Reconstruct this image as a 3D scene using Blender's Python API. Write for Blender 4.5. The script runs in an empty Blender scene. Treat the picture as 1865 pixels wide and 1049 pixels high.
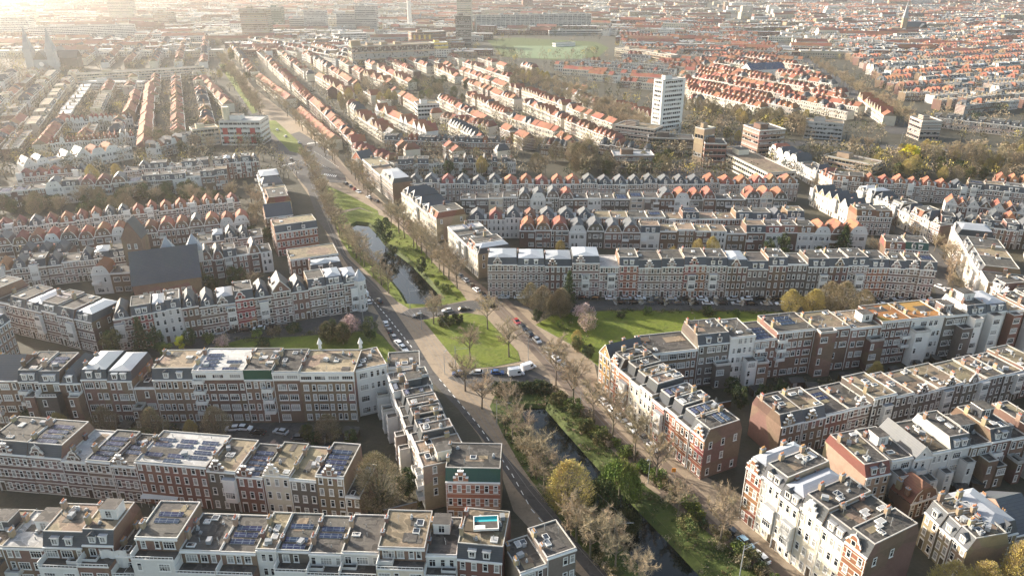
import bpy, math, random
from mathutils import Vector, Matrix, geometry
R = math.radians
SC = bpy.context.scene
COL = SC.collection
rng = random.Random(7)
# ------------------------------------------------------------------ camera
CAMH, FPX, PITCH = 120.0, 1330.0, R(24)
cd = bpy.data.cameras.new('camera'); cam = bpy.data.objects.new('camera', cd); COL.objects.link(cam)
cam.location = (0, 0, CAMH); cam.rotation_euler = (R(90) - PITCH, 0, 0)
cd.sensor_width = 36; cd.lens = FPX / 1865 * 36; cd.clip_start = 1; cd.clip_end = 20000
SC.camera = cam
def at(px, py, z=0.0):
    u = (px - 932.5) / FPX; v = (524.5 - py) / FPX
    d = Vector((u, math.cos(PITCH) + v * math.sin(PITCH), -math.sin(PITCH) + v * math.cos(PITCH)))
    t = (z - CAMH) / d.z
    return Vector((d.x * t, d.y * t, z))
# ------------------------------------------------------------------ materials
MATS = {}
def node_mat(name):
    m = bpy.data.materials.new(name); m.use_nodes = True
    nt = m.node_tree; b = nt.nodes['Principled BSDF']
    MATS[name] = m
    return m, nt, b
def N(nt, typ, **kw):
    n = nt.nodes.new(typ)
    for k, v in kw.items():
        if hasattr(n, k): setattr(n, k, v)
        else: n.inputs[k].default_value = v
    return n
def L(nt, a, b): nt.links.new(a, b)
def mixc(nt, fac, a, b, blend='MIX'):
    n = nt.nodes.new('ShaderNodeMix'); n.data_type = 'RGBA'; n.blend_type = blend
    for s, v in ((n.inputs[0], fac), (n.inputs[6], a), (n.inputs[7], b)):
        if hasattr(v, 'is_linked'): L(nt, v, s)
        elif isinstance(v, (int, float)): s.default_value = v
        else: s.default_value = (*v, 1)
    return n.outputs[2]
def math_(nt, op, a, b=None, c=None):
    n = nt.nodes.new('ShaderNodeMath'); n.operation = op
    for i, v in enumerate((a, b, c)):
        if v is None: continue
        if hasattr(v, 'is_linked'): L(nt, v, n.inputs[i])
        else: n.inputs[i].default_value = v
    return n.outputs[0]
def noise(nt, vec, scale, detail=3, rough=.6):
    n = N(nt, 'ShaderNodeTexNoise'); n.inputs['Scale'].default_value = scale
    n.inputs['Detail'].default_value = detail; n.inputs['Roughness'].default_value = rough
    L(nt, vec, n.inputs['Vector']); return n.outputs['Fac']
def ramp(nt, fac, lo, hi):
    n = nt.nodes.new('ShaderNodeMapRange'); n.inputs['From Min'].default_value = lo; n.inputs['From Max'].default_value = hi
    L(nt, fac, n.inputs['Value']); return n.outputs[0]
def gen(name, c1, c2, rough=.85, big=.12, fine=1.5, vary=.25, hue=.03, spec=.3, band=None, seam=None, metal=0, dirt=0.0, dirtc=(.08,.07,.05), grid=None, felt=None, pond=0.0):
    """a weathered surface: two tones mixed by two noises, shifted for each object and each few metres, with optional bands, seams, dirt"""
    m, nt, b = node_mat(name)
    pos = N(nt, 'ShaderNodeNewGeometry').outputs['Position']
    n1 = ramp(nt, noise(nt, pos, big, 2), .3, .7); n2 = ramp(nt, noise(nt, pos, fine, 4, .7), .25, .75)
    f = math_(nt, 'ADD', math_(nt, 'MULTIPLY', n1, .5), math_(nt, 'MULTIPLY', n2, .5))
    col = mixc(nt, f, c1, c2)
    oi = N(nt, 'ShaderNodeObjectInfo').outputs['Random']
    if vary:
        wn = N(nt, 'ShaderNodeTexWhiteNoise', noise_dimensions='1D'); L(nt, oi, wn.inputs['W'])
        cell = N(nt, 'ShaderNodeTexVoronoi'); cell.inputs['Scale'].default_value = .11; L(nt, pos, cell.inputs['Vector'])
        sx = N(nt, 'ShaderNodeSeparateColor'); L(nt, cell.outputs['Color'], sx.inputs[0])
        mixr = math_(nt, 'ADD', math_(nt, 'MULTIPLY', wn.outputs['Value'], .7), math_(nt, 'MULTIPLY', sx.outputs[0], .3))
        val = math_(nt, 'ADD', 1 - vary, math_(nt, 'MULTIPLY', mixr, 2 * vary))
        h = math_(nt, 'ADD', .5 - hue, math_(nt, 'MULTIPLY', math_(nt, 'FRACT', math_(nt, 'MULTIPLY', mixr, 7.3)), 2 * hue))
        hs = N(nt, 'ShaderNodeHueSaturation'); L(nt, h, hs.inputs['Hue']); L(nt, val, hs.inputs['Value']); L(nt, col, hs.inputs['Color'])
        col = hs.outputs[0]
    if dirt:
        d = ramp(nt, noise(nt, pos, .45, 5, .7), .5, .72)
        col = mixc(nt, math_(nt, 'MULTIPLY', d, dirt), col, dirtc)
    tc = N(nt, 'ShaderNodeTexCoord').outputs['Object']
    if felt:
        br = N(nt, 'ShaderNodeTexBrick'); br.offset = .37; br.inputs['Scale'].default_value = 1; br.inputs['Brick Width'].default_value = felt[0]; br.inputs['Row Height'].default_value = felt[1]; br.inputs['Mortar Size'].default_value = .035
        br.inputs['Color1'].default_value = (.72, .72, .72, 1); br.inputs['Color2'].default_value = (1.18, 1.17, 1.14, 1); br.inputs['Mortar'].default_value = (.5, .5, .5, 1); L(nt, tc, br.inputs['Vector'])
        col = mixc(nt, felt[2], col, br.outputs['Color'], 'MULTIPLY')
    if pond:
        pn_ = noise(nt, pos, .33, 2, .5); e = math_(nt, 'ABSOLUTE', math_(nt, 'SUBTRACT', pn_, .56)); ring = ramp(nt, e, .035, .0); inn = ramp(nt, pn_, .55, .6)
        col = mixc(nt, math_(nt, 'MULTIPLY', ring, pond * .7), col, tuple(min(1, x * 1.9) for x in c2)); col = mixc(nt, math_(nt, 'MULTIPLY', inn, pond), col, tuple(x * .45 for x in c1))
    sep = N(nt, 'ShaderNodeSeparateXYZ'); L(nt, tc, sep.inputs[0])
    if band:
        per, width, bc = band
        fr = math_(nt, 'FRACT', math_(nt, 'DIVIDE', sep.outputs['Z'], per))
        s = math_(nt, 'LESS_THAN', fr, width)
        col = mixc(nt, math_(nt, 'MULTIPLY', s, .85), col, bc)
    if seam:
        fr = math_(nt, 'FRACT', math_(nt, 'DIVIDE', sep.outputs[seam[0]], seam[1]))
        s = math_(nt, 'LESS_THAN', fr, seam[2])
        col = mixc(nt, math_(nt, 'MULTIPLY', s, .8), col, seam[3])
    if grid:
        br = N(nt, 'ShaderNodeTexBrick'); br.offset = 0; br.inputs['Scale'].default_value = 1
        br.inputs['Brick Width'].default_value = grid[0]; br.inputs['Row Height'].default_value = grid[1]; br.inputs['Mortar Size'].default_value = grid[2]
        L(nt, tc, br.inputs['Vector']); col = mixc(nt, br.outputs['Fac'], col, grid[3])
    L(nt, col, b.inputs['Base Color'])
    b.inputs['Roughness'].default_value = rough; b.inputs['Metallic'].default_value = metal
    b.inputs['Specular IOR Level'].default_value = spec
    return m
WHT = (.70, .68, .63)
gen('brown_brick', (.125, .079, .057), (.225, .146, .107), vary=.35, dirt=.3)
gen('red_brick', (.145, .075, .055), (.22, .115, .085), hue=.012, dirt=.2)
gen('grey_brick', (.09, .074, .063), (.165, .138, .118), vary=.35)
gen('tan_brick', (.24, .18, .12), (.36, .28, .19), dirt=.3, dirtc=(.12,.09,.06))
gen('orange_brick', (.34, .17, .08), (.46, .25, .13))
gen('banded_brick', (.135, .088, .072), (.205, .142, .118), vary=.3, band=(1.12, .3, (.62, .57, .51)))
gen('banded_red', (.22, .08, .05), (.29, .12, .08), band=(1.3, .17, (.58, .52, .44)))
gen('cream_paint', (.52, .46, .36), (.63, .57, .47), vary=.15, hue=.015, dirt=.2, dirtc=(.25,.2,.15))
gen('white_paint', (.52, .505, .475), (.64, .625, .59), vary=.14, hue=.01, dirt=.25, dirtc=(.35,.33,.3))
gen('white_trim', (.6, .58, .54), (.72, .7, .66), vary=.08, hue=.01)
gen('gravel_roof', (.135, .105, .07), (.25, .195, .132), fine=3, vary=.28, dirt=.55, dirtc=(.08,.068,.05), felt=(5, 1.6, .45), pond=.45)
gen('felt_roof', (.04, .037, .034), (.088, .08, .072), vary=.35, dirt=.5, dirtc=(.14,.125,.1), felt=(6, 1.05, .7), pond=.5)
gen('pale_roof', (.27, .265, .26), (.42, .41, .395), vary=.12, dirt=.5, dirtc=(.17,.16,.14), felt=(6, 1.5, .3), pond=.3)
gen('roof_edge', (.3, .285, .26), (.5, .48, .445), vary=.3, dirt=.4, dirtc=(.2,.18,.15))
gen('moss_roof', (.2, .1, .03), (.3, .17, .05), fine=1.2, dirt=.5, dirtc=(.1,.1,.04))
gen('grass_roof', (.06, .08, .02), (.12, .14, .04))
gen('slate', (.04, .045, .052), (.075, .08, .09), rough=.55, spec=.4, dirt=.4, dirtc=(.085,.085,.07), seam=('Z', .42, .1, (.025, .028, .03)))
gen('green_tile', (.015, .05, .038), (.03, .08, .06), rough=.5)
gen('orange_tile', (.22, .088, .052), (.31, .132, .082), vary=.32, hue=.022, dirt=.35, dirtc=(.2,.09,.05), seam=('Z', .36, .12, (.19, .07, .035)))
gen('dark_tile', (.17, .075, .05), (.24, .115, .08), vary=.3, dirt=.3, seam=('Z', .36, .12, (.09, .04, .03)))
gen('zinc', (.23, .25, .27), (.34, .36, .385), rough=.6, spec=.35, vary=.2, seam=('X', .65, .08, (.22, .24, .26)))
gen('solar', (.012, .018, .045), (.02, .03, .07), rough=.18, spec=.6, vary=.2, grid=(1.0, 1.65, .05, (.13, .15, .18)))
gen('lead_grey', (.2, .21, .22), (.3, .31, .32))
gen('green_clad', (.02, .06, .04), (.035, .09, .06), vary=.1)
gen('ivy', (.015, .03, .01), (.04, .065, .02), fine=3)
gen('dark_wood', (.05, .035, .025), (.1, .075, .055))
gen('pot', (.38, .16, .08), (.5, .24, .12))
gen('asphalt', (.045, .043, .042), (.085, .08, .076), vary=0, big=.05, dirt=.5, dirtc=(.11,.1,.09), pond=.3)
gen('paving', (.19, .145, .1), (.29, .23, .165), vary=0, big=.06, dirt=.6, dirtc=(.11,.085,.06))
gen('red_paving', (.1, .075, .058), (.165, .125, .095), vary=0, dirt=.4)
gen('soil', (.035, .032, .021), (.08, .07, .05), vary=0, big=.08, dirt=.5, dirtc=(.035,.045,.016))
gen('lawn', (.04, .066, .007), (.16, .185, .015), vary=0, big=.07, fine=.8, dirt=.6, dirtc=(.11,.1,.03))
gen('pitch', (.1, .14, .07), (.14, .18, .09), vary=0)
gen('bank_grass', (.035, .055, .012), (.085, .105, .022), vary=0, big=.15, dirt=.5, dirtc=(.06,.05,.03))
gen('road_paint', (.6, .6, .58), (.75, .75, .72), vary=0)
gen('steel', (.25, .26, .26), (.35, .36, .36), rough=.5, vary=.1)
gen('rail', (.13, .12, .11), (.2, .19, .18), rough=.4, vary=0)
gen('bark', (.1, .085, .062), (.19, .16, .12), fine=3)
gen('twig', (.23, .18, .115), (.38, .305, .2), vary=.25, hue=.015)
gen('bud', (.36, .28, .07), (.5, .41, .12), vary=.12, hue=.008)
gen('leaf_dark', (.015, .03, .01), (.045, .065, .02), vary=.3)
gen('leaf_mid', (.045, .07, .018), (.09, .115, .03), vary=.3)
gen('leaf_lime', (.13, .18, .028), (.21, .255, .05), vary=.2)
gen('leaf_yellow', (.5, .4, .02), (.68, .55, .04), vary=.15)
gen('leaf_olive', (.075, .07, .024), (.14, .12, .045), vary=.3)
gen('blossom', (.42, .27, .25), (.62, .45, .42), vary=.2)
gen('white_blossom', (.5, .48, .46), (.68, .66, .64), vary=.1)
gen('yellow_panel', (.5, .36, .09), (.6, .44, .13), vary=0)
gen('red_panel', (.3, .03, .03), (.38, .05, .045), vary=0)
gen('beige_wall', (.42, .36, .27), (.52, .45, .35), vary=.2)
gen('grey_wall', (.25, .25, .25), (.36, .36, .36), vary=.2)
gen('teal', (.02, .3, .33), (.04, .4, .42), vary=0)
gen('orange_plastic', (.75, .25, .02), (.85, .3, .03), vary=0)
gen('blue_plastic', (.02, .06, .2), (.03, .1, .3), vary=.2)
gen('tyre', (.012, .012, .012), (.02, .02, .02), vary=0)
for nm, c in (('paint_white', (.72, .73, .74)), ('paint_silver', (.4, .41, .42)), ('paint_grey', (.1, .105, .11)), ('paint_black', (.015, .015, .017)),
              ('paint_blue', (.03, .08, .22)), ('paint_red', (.3, .02, .02)), ('paint_sky', (.25, .42, .55))):
    m = gen(nm, c, tuple(x * 1.1 for x in c), rough=.25, spec=.6, vary=0); m.node_tree.nodes['Principled BSDF'].inputs['Coat Weight'].default_value = .5
for nm, sc_, st_ in (('lawn', .7, 1.0), ('bank_grass', .6, 1.0), ('soil', .5, .8), ('paving', .5, .35), ('gravel_roof', 1.2, .3), ('felt_roof', .8, .25)):
    nt = MATS[nm].node_tree; ps = N(nt, 'ShaderNodeNewGeometry').outputs['Position']; bp = N(nt, 'ShaderNodeBump'); bp.inputs['Strength'].default_value = st_; bp.inputs['Distance'].default_value = .35
    L(nt, noise(nt, ps, sc_, 5, .65), bp.inputs['Height']); L(nt, bp.outputs[0], nt.nodes['Principled BSDF'].inputs['Normal'])
m, nt, b = node_mat('glass')
oi = N(nt, 'ShaderNodeObjectInfo').outputs['Random']
pos = N(nt, 'ShaderNodeNewGeometry').outputs['Position']
wn = N(nt, 'ShaderNodeTexVoronoi'); wn.inputs['Scale'].default_value = .6; L(nt, pos, wn.inputs['Vector'])
sx = N(nt, 'ShaderNodeSeparateColor'); L(nt, wn.outputs['Color'], sx.inputs[0])
f = math_(nt, 'FRACT', math_(nt, 'ADD', oi, math_(nt, 'MULTIPLY', sx.outputs[0], .35)))
cur = math_(nt, 'GREATER_THAN', f, .58)
L(nt, mixc(nt, math_(nt, 'MULTIPLY', cur, .8), (.016, .02, .026), (.36, .35, .33)), b.inputs['Base Color'])
b.inputs['Roughness'].default_value = .08; b.inputs['Specular IOR Level'].default_value = .7
m, nt, b = node_mat('water')
pos = N(nt, 'ShaderNodeNewGeometry').outputs['Position']
b.inputs['Base Color'].default_value = (.004, .006, .005, 1); b.inputs['Roughness'].default_value = .04; b.inputs['Specular IOR Level'].default_value = .38
bp = N(nt, 'ShaderNodeBump'); bp.inputs['Strength'].default_value = .12; bp.inputs['Distance'].default_value = .1
L(nt, noise(nt, pos, .9, 3), bp.inputs['Height']); L(nt, bp.outputs[0], b.inputs['Normal'])
m, nt, b = node_mat('car_glass')
b.inputs['Base Color'].default_value = (.01, .013, .016, 1); b.inputs['Roughness'].default_value = .05; b.inputs['Specular IOR Level'].default_value = .8
# ------------------------------------------------------------------ mesh building
class MB:
    def __init__(s, X=None): s.v = []; s.f = []; s.m = []; s.names = []; s.X = X
    def mi(s, name):
        if name not in s.names: s.names.append(name)
        return s.names.index(name)
    def face(s, pts, mat):
        k = len(s.v)
        if s.X is not None: pts = [s.X @ Vector(p) for p in pts]
        s.v.extend(tuple(p) for p in pts); s.f.append(tuple(range(k, k + len(pts)))); s.m.append(s.mi(mat))
    def box(s, x0, y0, z0, x1, y1, z1, mat, top=None, bottom=False, skip=''):
        p = [(x0,y0,z0),(x1,y0,z0),(x1,y1,z0),(x0,y1,z0),(x0,y0,z1),(x1,y0,z1),(x1,y1,z1),(x0,y1,z1)]
        for key, q in (('f',(0,1,5,4)),('r',(1,2,6,5)),('b',(2,3,7,6)),('l',(3,0,4,7))):
            if key not in skip: s.face([p[i] for i in q], mat)
        if 't' not in skip: s.face([p[i] for i in (4,5,6,7)], top or mat)
        if bottom: s.face([p[i] for i in (3,2,1,0)], mat)
    def prism(s, prof, y0, y1, mat):
        """profile in x,z (counter-clockwise seen from -y) pushed from y0 to y1"""
        n = len(prof)
        s.face([(x, y0, z) for x, z in prof], mat); s.face([(x, y1, z) for x, z in reversed(prof)], mat)
        for i in range(n):
            a, b = prof[i], prof[(i + 1) % n]
            s.face([(a[0], y0, a[1]), (a[0], y1, a[1]), (b[0], y1, b[1]), (b[0], y0, b[1])], mat)
    def tube(s, a, b, ra, rb, mat, n=5, cap=False):
        a = Vector(a); b = Vector(b); d = (b - a).normalized()
        u = d.orthogonal().normalized(); w = d.cross(u)
        ring = lambda c, r: [c + (u * math.cos(t) + w * math.sin(t)) * r for t in (2 * math.pi * i / n for i in range(n))]
        A, B = ring(a, ra), ring(b, rb)
        for i in range(n): s.face([A[i], A[(i+1) % n], B[(i+1) % n], B[i]], mat)
        if cap: s.face(B, mat)
    def ribbon(s, a, b, w, mat, rnd):
        a = Vector(a); b = Vector(b); d = b - a
        o = d.cross(Vector((rnd.uniform(-1,1), rnd.uniform(-1,1), rnd.uniform(-1,1))))
        if o.length < 1e-5: return
        o = o.normalized() * w * .5
        s.face([a - o, a + o, b + o * .4, b - o * .4], mat)
    def leaf(s, p, r, mat, rnd):
        p = Vector(p); n = Vector((rnd.gauss(0,1), rnd.gauss(0,1), rnd.gauss(0,1))).normalized()
        u = n.orthogonal().normalized() * r; w = n.cross(u).normalized() * r * rnd.uniform(.5, 1)
        s.face([p - u, p + w * .8, p + u, p - w], mat)
    def mesh(s, name):
        me = bpy.data.meshes.new(name); me.from_pydata(s.v, [], s.f)
        for n in s.names: me.materials.append(MATS[n])
        if len(s.names) > 1: me.polygons.foreach_set('material_index', s.m)
        me.update(); return me
def obj(name, me, parent=None, loc=None, rz=0, sc=None):
    o = bpy.data.objects.new(name, me); COL.objects.link(o)
    if parent is not None: o.parent = parent
    if loc is not None: o.location = loc
    if rz: o.rotation_euler = (0, 0, rz)
    if sc is not None: o.scale = sc
    return o
def tag(o, label=None, cat=None, group=None, kind=None):
    for k, v in (('label', label), ('category', cat), ('group', group), ('kind', kind)):
        if v: o[k] = v
    return o
def empty(name, loc, rz=0):
    o = obj(name, None, None, loc, rz); o.empty_display_size = .5; return o
ORD = 'first second third fourth fifth sixth seventh eighth ninth tenth eleventh twelfth thirteenth fourteenth fifteenth sixteenth seventeenth eighteenth nineteenth twentieth'.split()
ORD += ['twenty-' + x for x in ORD[:9]] + ['thirtieth'] + ['thirty-' + x for x in ORD[:9]]
# ------------------------------------------------------------------ shared small meshes
P = {}
def window_meshes(key, w, h, nv, zbar, bt=.17):
    fr = MB(); pn = MB()
    fr.box(0, -.07, 0, bt, 0, h, 'white_trim', bottom=True); fr.box(w - bt, -.07, 0, w, 0, h, 'white_trim', bottom=True)
    fr.box(bt, -.069, h - bt, w - bt, 0, h, 'white_trim', bottom=True); fr.box(bt, -.075, 0, w - bt, 0, bt, 'white_trim', bottom=True)
    fr.box(-.08, -.14, -.1, w + .08, 0, -.002, 'white_trim', bottom=True)
    for i in range(1, nv): x = bt + (w - 2 * bt) * i / nv; fr.box(x - .035, -.06, bt, x + .035, -.03, h - bt, 'white_trim')
    if zbar: fr.box(bt, -.064, h * zbar - .04, w - bt, -.03, h * zbar + .04, 'white_trim', bottom=True)
    pn.face([(bt, -.032, bt), (w - bt, -.032, bt), (w - bt, -.032, h - bt), (bt, -.032, h - bt)], 'glass')
    P[key] = (fr.mesh('window_frame'), pn.mesh('window_pane'), w, h)
    both = MB(); both.v = fr.v + pn.v; both.names = ['white_trim', 'glass']
    both.f = fr.f + [tuple(i + len(fr.v) for i in q) for q in pn.f]; both.m = [0] * len(fr.f) + [1] * len(pn.f)
    P[key + '+'] = both.mesh('window_whole')
window_meshes('sash', 1.1, 2.05, 1, .62)
window_meshes('pair', 1.5, 2.0, 2, .7)
window_meshes('wide', 2.5, 1.95, 4, .66)
window_meshes('small', .85, 1.05, 1, 0)
window_meshes('strip', 3.2, 1.35, 5, 0)
window_meshes('arch', 1.9, 2.1, 3, .55)
def window(parent, key, x, z, tier, y=0.0, rz=0.0):
    if tier == 'A':
        o = obj('window', P[key][0], parent, (x, y, z), rz); obj('pane', P[key][1], o)
    else: o = obj('window', P[key + '+'], parent, (x, y, z), rz)
    return o
b = MB(); b.box(0, -.05, 0, 1.1, 0, 2.5, 'dark_wood'); b.box(-.12, -.09, 0, 0, 0, 2.9, 'white_trim'); b.box(1.1, -.09, 0, 1.22, 0, 2.9, 'white_trim'); b.box(0, -.089, 2.5, 1.1, 0, 2.9, 'white_trim', bottom=True)
P['door'] = b.mesh('front_door')
b = MB(); b.box(-.35, -.6, 0, .35, .6, 1.9, 'tan_brick'); b.box(-.42, -.67, 1.9, .42, .67, 2.05, 'lead_grey', bottom=True)
for y in (-.35, 0, .35): b.tube((0, y, 2.05), (0, y, 2.5), .13, .1, 'pot', 6, True)
P['chimney'] = b.mesh('chimney')
b = MB(); b.box(-.35, -.5, 0, .35, .5, 1.6, 'brown_brick'); b.box(-.42, -.57, 1.6, .42, .57, 1.75, 'lead_grey', bottom=True)
for y in (-.25, .25): b.tube((0, y, 1.75), (0, y, 2.2), .13, .1, 'pot', 6, True)
P['chimney2'] = b.mesh('chimney')
b = MB(); b.box(-.8, -.55, 0, .8, .55, .3, 'white_trim'); b.face([(-.7, -.45, .31), (.7, -.45, .31), (.7, .45, .31), (-.7, .45, .31)], 'glass')
P['skylight'] = b.mesh('skylight')
b = MB(); b.box(-.3, -.3, 0, .3, .3, .55, 'lead_grey'); b.tube((0, 0, .55), (0, 0, .95), .2, .2, 'steel', 7, True)
P['vent'] = b.mesh('roof_vent')
b = MB(); b.face([(-1.6, -.5, .12), (1.6, -.5, .12), (1.6, .5, .42), (-1.6, .5, .42)], 'solar'); b.face([(-1.6, .5, .0), (-1.6, .5, .42), (1.6, .5, .42), (1.6, .5, .0)], 'steel')
b.face([(-1.6, -.5, .12), (-1.6, .5, .42), (-1.6, .5, 0)], 'steel'); b.face([(1.6, -.5, .12), (1.6, .5, 0), (1.6, .5, .42)], 'steel'); b.face([(-1.6, -.5, .12), (-1.6, -.5, 0), (1.6, -.5, 0), (1.6, -.5, .12)], 'steel')
P['solar'] = b.mesh('solar_row')
def dormer_mesh(peak):
    b = MB(); w = 1.5; h = 1.75
    b.box(0, 0, 0, w, 2.6, h, 'white_trim', top='lead_grey', bottom=True)
    if peak: b.prism([(-.15, h), (w + .15, h), (w / 2, h + .8)], -.12, 2.6, 'slate')
    else: b.box(-.15, -.15, h, w + .15, 2.6, h + .14, 'white_trim', top='lead_grey', bottom=True)
    return b.mesh('dormer')
P['dormer'] = dormer_mesh(False); P['dormer_peak'] = dormer_mesh(True)
window_meshes('dorm', 1.2, 1.45, 2, 0, .13)
b = MB(); b.box(0, -1.5, 0, 3, 0, .18, 'white_trim', bottom=True)
for q in ((0, -1.5, .18, 3, -1.42, 1.15), (0, -1.42, .18, .08, 0, 1.15), (2.92, -1.42, .18, 3, 0, 1.15)): b.box(*q, 'white_paint')
P['balcony'] = b.mesh('balcony')
b = MB(); b.box(0, -1.1, 0, 2.9, 0, 6.4, 'white_paint', bottom=True); b.box(-.12, -1.22, 6.4, 3.02, 0, 6.65, 'white_trim', top='lead_grey', bottom=True); b.box(-.06, -1.16, 3.05, 2.96, -.001, 3.3, 'white_trim', bottom=True)
P['bay'] = b.mesh('bay_window')
b = MB(); b.box(0, -.32, 0, 1, 0, .42, 'white_trim', bottom=True); P['cornice'] = b.mesh('cornice')
b = MB(); b.tube((0,0,0),(0,0,1.0),.28,.2,'white_trim',6); b.tube((0,0,1.0),(0,0,2.3),.42,.02,'white_trim',6); P['finial'] = b.mesh('finial')
b = MB(); b.box(-.06, -.2, 0, .06, -.08, 1, 'white_trim'); P['downpipe'] = b.mesh('downpipe')
b = MB(); b.tube((0,0,0),(0,0,1.1),.09,.09,'steel',6,True); P['flue'] = b.mesh('flue')
b = MB(); b.box(-.7,-.5,.15,.7,.5,1.0,'lead_grey',bottom=True); b.box(-.6,-.4,0,-.5,.4,.149,'steel'); b.box(.5,-.4,0,.6,.4,.149,'steel'); P['air_unit'] = b.mesh('air_unit')
b = MB(); b.box(0,0,0,1,1,.035,'felt_roof'); P['patch0'] = b.mesh('roof_patch'); b = MB(); b.box(0,0,0,1,1,.03,'gravel_roof'); P['patch1'] = b.mesh('roof_patch'); b = MB(); b.box(0,0,.0,1,1,.12,'dark_wood'); P['deck'] = b.mesh('roof_deck')
b = MB(); b.tube((0,0,0),(0,0,2.4),.03,.03,'steel',4); [b.tube((-.5+.1*i,0,1.4+i*.25),(.5-.1*i,0,1.4+i*.25),.02,.02,'steel',3) for i in range(4)]; P['aerial'] = b.mesh('aerial')
# ------------------------------------------------------------------ houses
WALL = {'b': 'brown_brick', 'r': 'red_brick', 'd': 'banded_brick', 'D': 'banded_red', 'g': 'grey_brick', 't': 'tan_brick', 'c': 'cream_paint', 'w': 'white_paint', 'o': 'orange_brick', 'y': 'beige_wall'}
SIDE = {'d': 'brown_brick', 'D': 'brown_brick', 'c': 'tan_brick'}
WALLSAY = {'b': 'brown brick', 'r': 'red brick', 'd': 'white-banded brick', 'D': 'white-banded red brick', 'g': 'dark grey brick', 't': 'tan brick', 'c': 'cream', 'w': 'white', 'o': 'orange brick', 'y': 'beige'}
ROOFSAY = {'F': 'flat gravel roof', 'f': 'dark flat roof', 'S': 'solar panel roof', 'W': 'pale flat roof', 'V': 'pale solar roof', 'M': 'slate mansard', 'm': 'dark-topped mansard', 'N': 'red tiled mansard', 'H': 'orange hipped roof', 'h': 'slate hipped roof',
           'G': 'orange gambrel roof', 'g': 'slate gambrel roof', 'P': 'pointed slate roof', 'p': 'pointed orange roof', 'R': 'orange ridge roof', 'r': 'slate ridge roof', 'Z': 'zinc-topped roof', 'E': 'green penthouse', 'K': 'mossy flat roof',
           'J': 'brown hipped roof', 'j': 'green tiled mansard', 'Q': 'grass roof', 'U': 'brown gambrel roof', 'A': 'slate roof house', 'a': 'solar-topped roof house'}
def trims(b, x0, y0, x1, y1, z, mat='roof_edge', t=.2, hh=.3):
    b.box(x0, y0, z, x1, y0 + t, z + hh, mat); b.box(x0, y1 - t, z, x1, y1, z + hh, mat)
    b.box(x0, y0 + t, z, x0 + t, y1 - t, z + hh - .004, mat); b.box(x1 - t, y0 + t, z, x1, y1 - t, z + hh - .004, mat)
FLATM = {'F': 'gravel_roof', 'f': 'felt_roof', 'S': 'felt_roof', 'V': 'pale_roof', 'W': 'pale_roof', 'K': 'moss_roof', 'Q': 'grass_roof'}
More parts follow.
